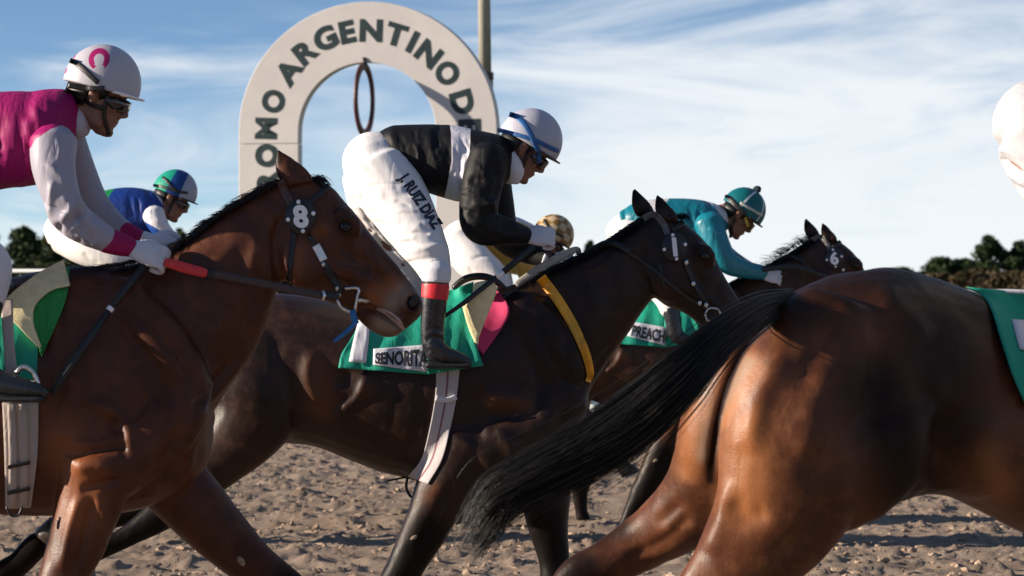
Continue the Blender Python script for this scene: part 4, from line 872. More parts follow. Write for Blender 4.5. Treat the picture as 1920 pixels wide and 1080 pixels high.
# ---------------------------------------------------------------- the nearest horse (right, seen from behind its rump)
DF = 10.9
def build_hf():
    d = DF; root = thing('racehorse', (P(1650, 0, d).x, d, 0), 'golden bay racehorse nearest at right, rump and long black tail toward the camera', 'horse', 'racehorses')
    g = G()
    g.loft([(1462, 585, 1440, 760, .10, .06), (1482, 552, 1470, 860, .19, .05), (1530, 527, 1530, 930, .24, .05), (1600, 508, 1610, 950, .27, .08), (1665, 502, 1685, 942, .285, .12), (1745, 516, 1750, 926, .29, .20), (1835, 552, 1830, 955, .30, .30), (1920, 585, 1930, 1004, .305, .40), (2050, 585, 2060, 1030, .30, .55), (2230, 560, 2230, 1010, .25, .75), (2350, 590, 2340, 930, .16, .88), (2400, 680, 2390, 850, .08, .95)], d)
    g.loft([(2160, 560, 2240, 900, .15, .7), (2290, 500, 2370, 800, .14, .85), (2420, 400, 2480, 640, .10, 1.0), (2540, 330, 2550, 520, .08, 1.12)], d)
    g.loft([(2530, 325, 2490, 400, .05, 1.1), (2600, 345, 2520, 480, .085, 1.15), (2660, 410, 2590, 540, .085, 1.2), (2740, 510, 2670, 590, .055, 1.27), (2790, 580, 2720, 640, .05, 1.3), (2795, 610, 2750, 640, .03, 1.3)], d)
    g.limb([(1560, 620, 120, -.10), (1505, 760, 150, -.14), (1490, 870, 150, -.15), (1450, 975, 122, -.14), (1375, 1075, 88, -.12), (1290, 1160, 60, -.10), (1245, 1215, 50, -.10), (1225, 1260, 42, -.10), (1190, 1370, 30, -.10), (1172, 1440, 36, -.10), (1190, 1490, 30, -.10)], d, .62)
    g.limb([(1620, 720, 130, -.06), (1620, 830, 130, -.10), (1570, 930, 90, -.12)], d, .6)
    g.limb([(1475, 620, 62, .06), (1412, 705, 92, .09), (1374, 800, 100, .13), (1350, 880, 92, .19), (1300, 950, 76, .26), (1215, 1010, 56, .36), (1135, 1058, 46, .36), (1085, 1082, 42, .36), (1040, 1140, 32, .36), (985, 1240, 27, .36), (950, 1300, 32, .36), (940, 1340, 28, .36)], d, .8)
    g.limb([(2290, 760, 90, .62), (2240, 900, 80, .60), (2200, 1030, 60, .60), (2150, 1170, 48, .60), (2120, 1300, 30, .60), (2100, 1400, 32, .60), (2120, 1440, 28, .6)], d, .8)
    g.limb([(2320, 760, 90, 1.0), (2360, 900, 80, 1.02), (2450, 1020, 55, 1.02), (2540, 1120, 44, 1.02), (2620, 1230, 28, 1.02), (2660, 1300, 30, 1.02)], d, .8)
    me = weld('body', g, .0085, 7)
    S = [([(1452, 600), (1395, 655), (1358, 740), (1340, 820), (1332, 900)], 9, -.016), ([(1560, 560), (1545, 640), (1500, 740)], 26, -.010), ([(1480, 640), (1430, 740), (1400, 850)], 26, .012), ([(1650, 620), (1640, 740), (1580, 850)], 26, -.012), ([(1540, 650), (1530, 760), (1500, 860)], 34, .008)]
    S += [([(1620, 800), (1700, 760), (1760, 740)], 22, -.010), ([(1560, 930), (1520, 990), (1450, 1050)], 14, -.009), ([(1370, 940), (1400, 970), (1440, 960)], 20, -.010), ([(1370, 900), (1350, 980), (1330, 1040)], 18, .010), ([(1785, 760), (1765, 850), (1765, 915)], 26, -.020), ([(1850, 770), (1840, 850), (1860, 930)], 36, .014), ([(1640, 540), (1700, 590), (1740, 640)], 26, .008), ([(1280, 940), (1230, 985)], 12, -.008), ([(1300, 960), (1250, 1010), (1170, 1050)], 10, -.008)]
    relief(me, [(p_, w_, h_ * 1.25) for p_, w_, h_ in S]); relax_pure(me, 3)
    paint(me, dark=[([(1455, 598), (1395, 655), (1358, 740), (1340, 820), (1331, 900)], 9, 1.0), ([(1245, 1215), (1180, 1400), (1190, 1490)], 70, 1), ([(1085, 1075), (960, 1300)], 60, 1), ([(1100, 1020), (1170, 990)], 30, .7), ([(1500, 530), (1600, 505), (1700, 505), (1800, 535), (1900, 575)], 110, .80), ([(1650, 740), (1700, 860), (1720, 930)], 105, .80), ([(1480, 552), (1510, 535)], 26, .8), ([(1760, 620), (1770, 800)], 120, .75)],  # top and flank strokes paint shade into the coat; leg strokes are black points
          pale=[([(1400, 680), (1345, 770), (1322, 850)], 20, .75)], lite=[([(1400, 690), (1350, 780)], 34, 1.0), ([(1400, 800), (1400, 950)], 55, .75), ([(1300, 760), (1290, 880)], 30, .6), ([(1850, 850), (1880, 920)], 40, .5), ([(1430, 880), (1410, 960)], 45, .5)])  # lite strokes put sunlit patches on thigh and barrel into the coat colour
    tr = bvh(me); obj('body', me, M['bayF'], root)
    # tail: a dense streaming switch
    up = [(1486, 548), (1420, 560), (1345, 602), (1265, 668), (1190, 730), (1090, 800), (990, 856), (912, 906), (872, 985)]
    lo = [(1478, 578), (1425, 612), (1348, 676), (1288, 752), (1218, 822), (1136, 878), (1046, 920), (955, 968), (882, 1062)]
    gd = []; tw = len(up)
    for layer, o in ((0, -.06), (1, .05)):
        for f in (np.linspace(.05, .93, 6) if layer == 0 else np.linspace(.93, .05, 6)):
            gd.append([np.array(P(a[0] * (1 - f) + b[0] * f, a[1] * (1 - f) + b[1] * f, d + .02 + o * math.sin(math.pi * min(1, (i + .5) / tw + .05)) * (1.1 if 0 < f < 1 else .2) - .62 * min(1, i / 2.6) ** .8)) for i, (a, b) in enumerate(zip(up, lo))])
    obj('tail', strands(gd, 4200, 0, .0016, .007, 31, flare=1.7), M['hair'], root)
    g = G(); g.loft([(a[0], a[1] + 3, b[0], b[1] - 3, .045 * (1 - i / 9.) + .006, .02 - .62 * min(1, i / 2.6) ** .8) for i, (a, b) in enumerate(zip(up[:7], lo[:7]))], d, k=5)
    obj('tail_core', weld('tail_core', g, .008, 6), M['hair'], root)
    for (fx, fy, ax, ay, dy) in ((1190, 1490, 1200, 1545, -.10), (940, 1340, 930, 1390, .36), (2120, 1440, 2130, 1490, .6), (2660, 1300, 2690, 1340, 1.02)):
        a, b = hoof_mesh(fx, fy, ax, ay, 660, d, dy); hf = obj('hoof', a, M['hoof'], root); obj('horseshoe', b, M['shoe'], hf)
    sc_ = obj('saddle_cloth', drape([(1812, 538), (1852, 566), (1878, 640), (1900, 706), (1926, 765)], [(2080, 560), (2080, 620), (2080, 690), (2080, 740), (2080, 790)], tr, .018, .010, nu=30, nv=24, fold=.016, seed=8, d0=10.95), M['teal'], root)
    tc_ = bvh(mesh_of(sc_, root)); obj('name_label', drape([(1897, 598), (1912, 655)], [(2040, 610), (2040, 672)], tc_, .008, .005, nu=10, nv=10, d0=10.95), M['label'], sc_)
    g = G(); g.limb([(1838, 548, 4), (1880, 546, 4), (1930, 548, 4), (2000, 552, 4)], d + .30, .8); obj('cloth_edging', g, M['label'], sc_)
    return root
HF = build_hf()

# ---------------------------------------------------------------- horses farther off share the middle horse's build
def copy_tree(o, parent=None, skip=(), mats=None):
    c = o.copy(); COL.objects.link(c); c.parent = parent
    nm = o.name.split('.')[0]
    if mats and nm in mats and o.data: c.data = o.data.copy(); c.data.materials.clear(); c.data.materials.append(mats[nm])
    for ch in o.children:
        if ch.name.split('.')[0] not in skip: copy_tree(ch, c, skip, mats)
    return c
SK = ('pink_pad', 'foam_pad', 'lettering', 'number_disc', 'breast_strap', 'rein_loop', 'girth_loop', 'white_tab', 'name_label', 'forelock', 'girth')
def far_horse(px, py, d, label, mat, skip=SK):
    r = copy_tree(H1, None, skip, {'body': mat}); dl = P(px, py, d) - P(1230, 400, D1)
    r.location = H1.location + dl; dz = r.location.z
    r['label'] = label; return r, dl
D6 = 23.0
H6, dl6 = far_horse(1540, 442, D6, 'brown racehorse at right behind the others with number 6 disc', M['bay6'])
def moved(tr_mesh, dl):
    m = tr_mesh.copy(); m.transform(Matrix.Translation(dl)); return m
body1 = [c for c in H1.children if c.name.startswith('body')][0]
m6 = body1.data.copy(); m6.transform(Matrix.Translation(H6.location)); T6 = bvh(m6)
disc_at(H6, 1564, 484, 17, 19, T6, '6', D6 - .1)
gm = G(); gm.limb([(1430, 505, 5, -.10), (1490, 500, 5, -.13), (1530, 512, 4, -.14), (1580, 530, 4, -.1)], D6 - .04, .4); obj('rein', gm, M['leather'], H6)
gd = [[np.array(P(x, y, D6)), np.array(P(x - 7, y - 4 - rnd.random() * 4, D6 - .03)), np.array(P(x - 18 - rnd.random() * 6, y + 6 - rnd.random() * 14, D6 - .05))] for x, y in ((1440, 500), (1462, 482), (1480, 470), (1500, 458), (1520, 450))]
obj('mane', strands(gd, 220, 0, .0018, .012, 23), M['hair'], H6)
t6 = bvh(m6); cl6 = [c for c in H6.children if c.name.startswith('saddle_cloth')][0]
mc = cl6.data.copy(); mc.transform(Matrix.Translation(H6.location)); tc6 = bvh(mc, m6)
lb6 = obj('name_label', drape([(1186, 603), (1176, 630)], [(1250, 614), (1248, 648)], tc6, .012, .004, nu=10, nv=16, d0=D6 - .25), M['label'], cl6)
obj('lettering', text_on('PREACHI', [(1187, 609), (1252, 620), (1250, 644), (1183, 630)], bvh(mesh_of(lb6, H6)), .004, .04, d0=D6 - .28), M['ink'], cl6)
HB, _ = far_horse(492, 424, 23.0, 'dark racehorse under the blue and green rider, mostly hidden by the left horse', M['bay1'])
HG, _ = far_horse(1208, 470, 25.0, 'dark racehorse under the gold rider, hidden behind the middle horse', M['bay6'])

# its hind cannons are tucked up in mid-stride
def tuck(o, root):
    piv = np.array(P(335, 925, D1)) - np.array(H1.location); m = o.data.copy(); V = arr(m); Q = proj(V + np.array(H1.location)); ang = math.radians(72)
    f = np.clip((345 - Q[:, 0]) / 50, 0, 1) * np.clip((Q[:, 1] - 870) / 40, 0, 1); f = f * f * (3 - 2 * f)
    if not (f > 0).any(): return
    th = ang * f; dx, dz = V[:, 0] - piv[0], V[:, 2] - piv[2]; V2 = V.copy()
    V2[:, 0] = piv[0] + dx * np.cos(th) + dz * np.sin(th); V2[:, 2] = piv[2] - dx * np.sin(th) + dz * np.cos(th)
    put(m, V2); o.data = m
for ch in list(HG.children):
    nm = ch.name.split('.')[0]
    if nm in ('body', 'hoof'):
        tuck(ch, HG)
        for q in ch.children: tuck(q, HG)
gm = G(); gm.limb([(1030, 700, 38, .12), (1078, 768, 24, .14), (1112, 804, 19, .14), (1148, 842, 12, .14), (1163, 864, 14, .14), (1167, 872, 12, .14)], D6, .85)
lg = obj('swinging_leg', weld('swinging_leg', gm, .008, 3), plain('black_leg_coat', (.010, .007, .006), .5, var=.3, sc=40), H6)
ha, hb = hoof_mesh(1166, 870, 1176, 892, 313, D6, .14); obj('hoof', ha, M['hoof'], H6); obj('horseshoe', hb, M['shoe'], lg)

# ================================================================== riders
def head_geo(g, ear, pitch, d, dy=0.0):
    """adds a head in profile (facing right) to g; returns the frame"""
    p = math.radians(pitch); O = np.array(P(ear[0], ear[1], d + dy)); cs, sn = math.cos(p), math.sin(p)
    Rm = np.array([[cs, 0, sn], [0, 1, 0], [-sn, 0, cs]])
    def W(q): return np.asarray(q, float) @ Rm.T + O
    th = np.linspace(0, 2 * np.pi, 28, endpoint=False); R = []
    for z, cx, rx, ry in ((.128, -.005, .03, .03), (.108, -.005, .075, .06), (.07, -.003, .094, .075), (.03, .0, .099, .078), (.0, .004, .094, .073), (-.03, .014, .082, .066), (-.06, .030, .066, .057), (-.088, .044, .050, .047), (-.110, .056, .034, .034), (-.122, .062, .02, .02)):
        e = .92; c, s = np.cos(th), np.sin(th)
        R.append(W(np.stack([cx + rx * np.sign(c) * np.abs(c) ** e, ry * np.sign(s) * np.abs(s) ** e, np.full(28, z)], 1)))
    g.rings(R)
    def el(c, r, rot=0.0):
        h = G(); h.ell((0, 0, 0), r, math.radians(rot)); V, F = h.arrays(); g.add(W(V + np.array(c)), F)
    # nose, brow, cheekbones, lips, chin, jaw, ears
    R = []
    for t, x, hw, dp in ((.024, .098, .010, .006), (.005, .106, .010, .010), (-.015, .114, .011, .015), (-.030, .119, .015, .016), (-.040, .110, .015, .014)):
        R.append(W(np.stack([x + dp * np.cos(th) - .004, hw * np.sin(th), np.full(28, t)], 1)))
    g.rings(R); el((.112, 0, -.033), (.012, .012, .010)); el((.102, .013, -.038), (.011, .008, .008)); el((.102, -.013, -.038), (.011, .008, .008))
    el((.088, 0, .028), (.016, .055, .012)); el((.068, .048, -.015), (.026, .018, .018)); el((.068, -.048, -.015), (.026, .018, .018))
    el((.094, 0, -.060), (.012, .022, .007)); el((.091, 0, -.073), (.011, .020, .007)); el((.085, 0, -.104), (.016, .02, .016))
    el((.020, .05, -.075), (.045, .014, .02), 28); el((.020, -.05, -.075), (.045, .014, .02), 28)
    for s in (-1, 1):
        el((-.002, s * .078, .002), (.018, .008, .030), -12); el((.003, s * .074, -.022), (.010, .008, .012))
    return W
def helmet_geo(W, peak=1.0):
    """shell with a rolled rim; returns mesh, head-frame points and the peak geometry"""
    nu, nv = 96, 36; R = []; HP = []
    def rim(a): return .030 + .012 * math.cos(a) - .004
    for j in range(nv + 1):
        v = j / nv; row = []
        for i in range(nu):
            a = i / nu * 2 * math.pi; zr = rim(a) - .045; z0 = math.asin(max(-1, min(1, zr / .138))); e = z0 + (math.radians(89.2) - z0) * v
            k = 1.0 + .012 * math.sin(a * 3) * 0
            row.append((.006 + .134 * math.cos(e) * math.cos(a), .112 * math.cos(e) * math.sin(a), .045 + .138 * math.sin(e)))
        HP.append(np.array(row))
    inner = [np.array([(q[0] * .93, q[1] * .92, q[2] + .001) for q in HP[0]]), np.array([(q[0] * .9, q[1] * .9, q[2] + .03) for q in HP[0]])]
    rows = [inner[1], inner[0]] + HP; g = G(); g.rings([W(r) for r in rows]); V, F = g.arrays()
    hp = np.vstack(rows + [rows[0].mean(0)[None], rows[-1].mean(0)[None]])
    me = mesh_from('helmet', V, F); pk = G(); RR = []
    for a in np.linspace(-1.15, 1.15, 25):
        zr = rim(a); c, s = math.cos(a), math.sin(a); e = .026 * peak * max(0, math.cos(a * 1.3)) ** .8
        RR.append(W(np.array([(.006 + (.130 + t * e) * c, (.109 + t * e * .6) * s, zr + dz + .010 * t) for t, dz in ((0, -.004), (1, -.010), (1.05, -.004), (0, .006))])))
    pk.rings(RR); return me, hp, pk
def goggles_geo(W):
    g = G(); R = []
    for a in np.linspace(-1.25, 1.25, 21):
        n_ = .35 + .65 * min(1, abs(a) / .18) if abs(a) < .18 else 1.0; s = 1.0 if abs(a) < .95 else max(.25, 1 - (abs(a) - .95) * 2.2)
        c_, s_ = math.cos(a), math.sin(a)
        R.append(W(np.array([(.012 + (.100 + o) * c_, (.078 + o * .8) * s_, .002 + h * s * (n_ if h < 0 else 1)) for h, o in ((.020, .0), (.016, .012), (-.020, .012), (-.026, .0), (-.02, -.012), (.016, -.012))])))
    return g.rings(R)
def glove_geo(wrist, to, d, dy, size=1.0, roll=0.0):
    """a gloved fist closed on the rein: palm, four curled fingers, thumb"""
    a = np.array(P(wrist[0], wrist[1], d + dy)); b = np.array(P(to[0], to[1], d + dy)); x = (b - a); x /= np.linalg.norm(x)
    y = np.array([0, 1.0, 0]); z = np.cross(x, y); z /= np.linalg.norm(z)
    if z[2] < 0: z = -z
    if roll: y, z = y * math.cos(roll) + z * math.sin(roll), z * math.cos(roll) - y * math.sin(roll)
    Rm = np.stack([x, y, z], 1) * size
    def W(q): return np.asarray(q, float) @ Rm.T + a
    g = G()
    def tb(pts, r): g.tube([W(q) for q in cr_interp(pts, 4)], np.interp(np.linspace(0, 1, (len(pts) - 1) * 4 + 1), np.linspace(0, 1, len(r)), np.array(r) * size), 12)
    th = np.linspace(0, 2 * np.pi, 20, endpoint=False); R = []
    for t, w_, h_ in ((-.03, .026, .028), (0, .023, .029), (.03, .022, .039), (.065, .021, .044), (.088, .017, .041)):
        R.append(W(np.stack([np.full(20, t), w_ * np.sin(th), h_ * np.cos(th)], 1)))
    g.rings(R)
    for i, (zz_, l) in enumerate(((.031, .9), (.0105, 1.0), (-.0105, .96), (-.031, .8))):
        tb([(.075, -.002, zz_), (.102 * (.92 + .08 * l), .002, zz_), (.112 * (.9 + .1 * l), .026, zz_ - .002), (.092, .046 * l, zz_ - .003), (.070, .040 * l, zz_ - .003)], [.0100, .0102, .0098, .0092, .0085])
    tb([(.018, .010, .028), (.048, .022, .048), (.075, .034, .050), (.094, .040, .040)], [.014, .0135, .0115, .0095])
    return g
def person(label, d, base_px):
    return thing('person', (P(base_px, 0, d).x, d, 0), label, 'person', 'riders')
def wrap_head(root, body, ear, pitch, W, hc, band=None, gog=None, peakmat=None, d=15):
    """helmet, peak, goggles, skull-cap strap; hc = helmet material, masks set by the caller"""
    pass
HC = {}
def helm(root, W, mat, maskf, peakmat, gm_mat, frame=None):
    hr = G(); R = []
    for a in np.linspace(math.radians(62), math.radians(298), 40):
        c_, s_ = math.cos(a), math.sin(a); low = -.048 if c_ < -.2 else (-.048 + (c_ + .2) * .08)
        if abs(abs(a - math.pi) - math.pi / 2) < .24: low = .022
        R.append(W(np.array([(-.002 + r_ * 1.24 * c_, r_ * s_, z_) for r_, z_ in ((.084, .045), (.085, (low + .045) / 2), (.080, low), (.068, low + .004), (.07, .04))])))
    hr.rings(R); obj('hair', hr, M['hair'], root)
    me, hp, pk = helmet_geo(W); ms = maskf(hp)
    for i, m in enumerate(ms): attr(me, 'm%d' % (i + 1), m)
    t = bvh(me); h = obj('helmet', me, mat, root); obj('peak', pk, peakmat, h)
    gg = obj('goggles', goggles_geo(W), gm_mat, root); return h, t, gg
def inner(pieces, d, shrink=-.014):
    g = G()
    for kind, pts, kw in pieces: getattr(g, kind)(pts, d, grow=shrink, **kw)
    return g
def garment(pieces, d, vox=.007, it=6, grow=0.0):
    g = G()
    for kind, pts, kw in pieces: getattr(g, kind)(pts, d, grow=grow, **kw)
    return weld('garment', g, vox, it)
def folds(me, seed, n, region, wd=(5, 9), h=.006, ang=(0, 180), ln=(30, 70)):
    """scatter soft creases inside a picture region"""
    r = np.random.RandomState(seed); S = []
    for i in range(n):
        x = region[0] + (region[2] - region[0]) * r.rand(); y = region[1] + (region[3] - region[1]) * r.rand(); a = math.radians(ang[0] + (ang[1] - ang[0]) * r.rand()); l = ln[0] + (ln[1] - ln[0]) * r.rand(); b = (r.rand() - .5) * l * .3
        u = np.array([math.cos(a), math.sin(a)]); v = np.array([-u[1], u[0]]); c = np.array([x, y])
        S.append(([c - u * l / 2, c + v * b, c + u * l / 2], wd[0] + (wd[1] - wd[0]) * r.rand(), h * (r.rand() * 1.6 - .9)))
    relief(me, S)
SLK = dict(rough=.42, spec=.45)

# ---- rider of number 1: black jacket with a white band
def build_r1():
    d = D1; root = person('rider in black jacket with white band and white breeches, crouched over the middle horse', d, 800)
    torso = [('loft', [(706, 250, 752, 330, .11), (735, 236, 785, 354, .15), (790, 233, 826, 370, .165), (845, 234, 866, 379, .175), (890, 243, 905, 372, .185), (925, 250, 940, 350, .175), (950, 258, 958, 338, .11), (962, 270, 962, 330, .07)], {})]
    armn = [('limb', [(918, 290, 38, -.17), (905, 340, 39, -.20), (897, 395, 37, -.215), (905, 424, 36, -.21), (945, 433, 28, -.17), (988, 443, 17, -.10)], {})]
    armf = [('limb', [(918, 300, 36, .17), (930, 380, 34, .20), (945, 440, 30, .21), (985, 470, 24, .17), (1036, 488, 15, .10)], {})]
    pelv = [('limb', [(735, 290, 52, 0), (705, 310, 66, 0), (690, 340, 52, 0)], {'wf': 1.25})]
    legn = [('limb', [(708, 322, 66, -.08), (745, 378, 62, -.15), (782, 440, 50, -.24), (805, 480, 40, -.29), (818, 516, 29, -.32)], {})]
    legf = [('limb', [(695, 330, 55, .08), (705, 400, 46, .15), (735, 460, 36, .20), (762, 510, 30, .21), (775, 560, 26, .21)], {})]
    boot = [('limb', [(818, 512, 26, -.335), (814, 565, 25, -.335), (811, 610, 23, -.335), (812, 648, 22, -.335)], {}), ('limb', [(813, 655, 23, -.335), (835, 668, 20, -.34), (862, 675, 15, -.34), (880, 680, 9, -.34)], {})]
    g = inner(torso + armn + armf + pelv + legn + legf + boot, d)
    W = head_geo(g, (980, 279), 36, d); g.limb([(925, 295, 26, 0), (950, 292, 28, 0), (975, 290, 27, 0)], d, .95)
    body = weld('body', g, .005, 3); relief(body, [([(996, 331), (1006, 334), (1013, 331)], 1.8, -.004), ([(975, 268), (984, 274), (981, 288)], 3, -.004)]); tb = bvh(body)
    obj('body', body, M['tanskin'], root)
    me = garment(torso, d); folds(me, 4, 26, (730, 240, 880, 370), ang=(55, 115), h=.007); folds(me, 5, 26, (740, 250, 890, 375), ang=(60, 110), h=.007, wd=(2.5, 4), ln=(25, 70)); relief(me, [([(800, 240), (815, 300), (830, 365)], 9, .006), ([(862, 250), (878, 300), (884, 360)], 5, -.007), ([(852, 270), (860, 320), (870, 370)], 4, -.006), ([(870, 300), (872, 340), (878, 372)], 4, .006)])
    Q = proj(arr(me)); attr(me, 'm1', sdf(Q, [(838, 200), (884, 205), (880, 300), (868, 400), (826, 400), (838, 350), (847, 300), (846, 250)]))
    sh = obj('jacket', me, cloth('black_silk', (.0045, .0045, .006), (.62, .61, .68), rough=.6, spec=.25, wr=.5), root)
    for a, nm, sd in ((armn, 'sleeve', 3), (armf, 'sleeve', 5)):
        s = garment(a, d)
        if sd == 3: folds(s, 9, 16, (870, 330, 970, 440), ang=(-20, 50), h=.009, ln=(25, 60)); folds(s, 10, 18, (870, 300, 980, 450), ang=(-10, 60), h=.008, ln=(20, 50), wd=(2.5, 4)); relief(s, [([(880, 395), (905, 405), (940, 400)], 6, -.010), ([(885, 380), (910, 385), (935, 375)], 6, .008), ([(920, 300), (935, 340), (925, 380)], 8, -.008)])
        obj('sleeve', s, cloth('black_silk_sleeve', (.0045, .0045, .006), rough=.6, spec=.25, wr=.5), sh)
    me = garment(pelv + legn + legf, d); folds(me, 14, 22, (680, 340, 840, 500), ang=(-25, 35), h=.006, ln=(30, 70)); folds(me, 15, 34, (690, 380, 845, 515), ang=(-15, 40), h=.007, ln=(20, 55), wd=(2.2, 4)); folds(me, 16, 14, (650, 300, 760, 420), ang=(-20, 20), h=.004, ln=(40, 80), wd=(2, 4))
    relief(me, [([(665, 405), (680, 425), (700, 440)], 5, -.012), ([(675, 352), (720, 345), (760, 345)], 3, -.004), ([(690, 430), (730, 470), (775, 520)], 6, -.010), ([(745, 500), (780, 490), (835, 478)], 5, -.007), ([(760, 470), (800, 465), (838, 455)], 6, .008), ([(676, 340), (684, 400), (720, 460)], 3, -.004)])
    tl = bvh(me); bo = obj('breeches', me, cloth('white_breeches', (.70, .68, .69), rough=.75, wr=.35, sc=7), root)
    me2 = text_on('J. RUIZ DIAZ', [(764, 321), (832, 420), (808, 436), (740, 337)], tl, .004, .05, d0=d - .28)
    obj('lettering', me2, M['navyink'], bo)
    me = garment([('limb', [(818, 503, 29, -.335), (818, 526, 28, -.335)], {})], d, .006, 3); obj('cuff', me, M['label'], bo)
    me = garment([('limb', [(817, 532, 26.5, -.335), (815, 560, 26, -.335)], {})], d, .006, 3); bt = None
    bb = garment(boot, d, .006, 4); relief(bb, [([(797, 640), (812, 632), (835, 640)], 4, -.006), ([(797, 655), (815, 650), (845, 662)], 4, .005), ([(798, 620), (812, 616), (830, 622)], 3, -.004)])
    bt = obj('boot', bb, M['blackboot'], root); obj('red_band', me, plain('red_elastic', (.62, .018, .030), .5, var=.12), bt)
    g = G(); g.limb([(802, 684, 7, -.335), (840, 686, 6, -.34), (882, 685, 5, -.34)], d, 4.2); obj('sole', g, M['rubber'], bt)
    g = G(); g.limb([(776, 548, 24, .21), (778, 620, 22, .21), (790, 660, 20, .21)], d); g.limb([(790, 662, 19, .21), (840, 676, 12, .21)], d); obj('boot', weld('boot', g, .008, 3), M['blackboot'], root)
    obj('glove', weld('glove', glove_geo((985, 442), (1030, 443), d, -.10, 1.05, -.5), .0035, 1), M['glove'], root)
    obj('glove', weld('glove', glove_geo((1030, 490), (1062, 500), d, .10), .004, 2), M['glove'], root)
    g = G(); g.limb([(956, 282, 20, 0), (962, 315, 26, 0), (961, 335, 20, 0)], d, 1.6); c = weld('collar', g, .005, 4); obj('collar', c, M['label'], sh)
    h, th, gg = helm(root, W, cloth('white_cap_silk', (.42, .42, .49), (.42, .42, .49), rough=.4, wr=.25, sc=8), lambda hp: [hp[:, 0] * 300], plain('dark_peak', (.06, .05, .055), .3), M['lens'])
    obj('cap_band', strap([(933, 243), (960, 250), (1000, 262), (1030, 276), (1048, 284)], 8, th, .004, .003, d0=15.9), M['blueband'], h)
    obj('goggle_strap', strap([(955, 214), (968, 219), (985, 236), (998, 258), (1008, 280)], 10, th, .006, .004, d0=15.9), M['blueband'], h)
    obj('goggle_frame', strap([(1003, 268), (1010, 285), (1012, 305)], 9, bvh(mesh_of(gg, root), body), .004, .004, d0=15.9), M['blueband'], gg)
    obj('chin_strap', strap([(992, 282), (985, 300), (975, 322), (966, 341)], 8, tb, .004, .004, d0=15.9), M['leather'], h)
    obj('ear_strap', strap([(960, 262), (964, 284), (976, 300), (990, 292), (1000, 280)], 6, tb, .004, .004, d0=15.9), M['brownleather'], h)
    w_ = thing('whip', P(905, 545, d - .28), 'long black whip with white collar slanting across the middle rider boot', 'whip')
    g = G(); g.tube([P(1000, 462, d - .20), P(944, 510, d - .27)], [.014, .013], 10); obj('grip', g, M['rubber'], w_)
    g = G(); g.tube([P(944, 510, d - .27), P(930, 520, d - .275)], .0105, 10); obj('collar', g, M['white'], w_)
    g = G(); g.tube([P(930, 520, d - .275), P(870, 568, d - .31), P(806, 612, d - .34)], [.011, .010, .006], 10); obj('shaft', g, M['rubber'], w_)
    # stirrup iron under the boot
    return root
R1 = build_r1()

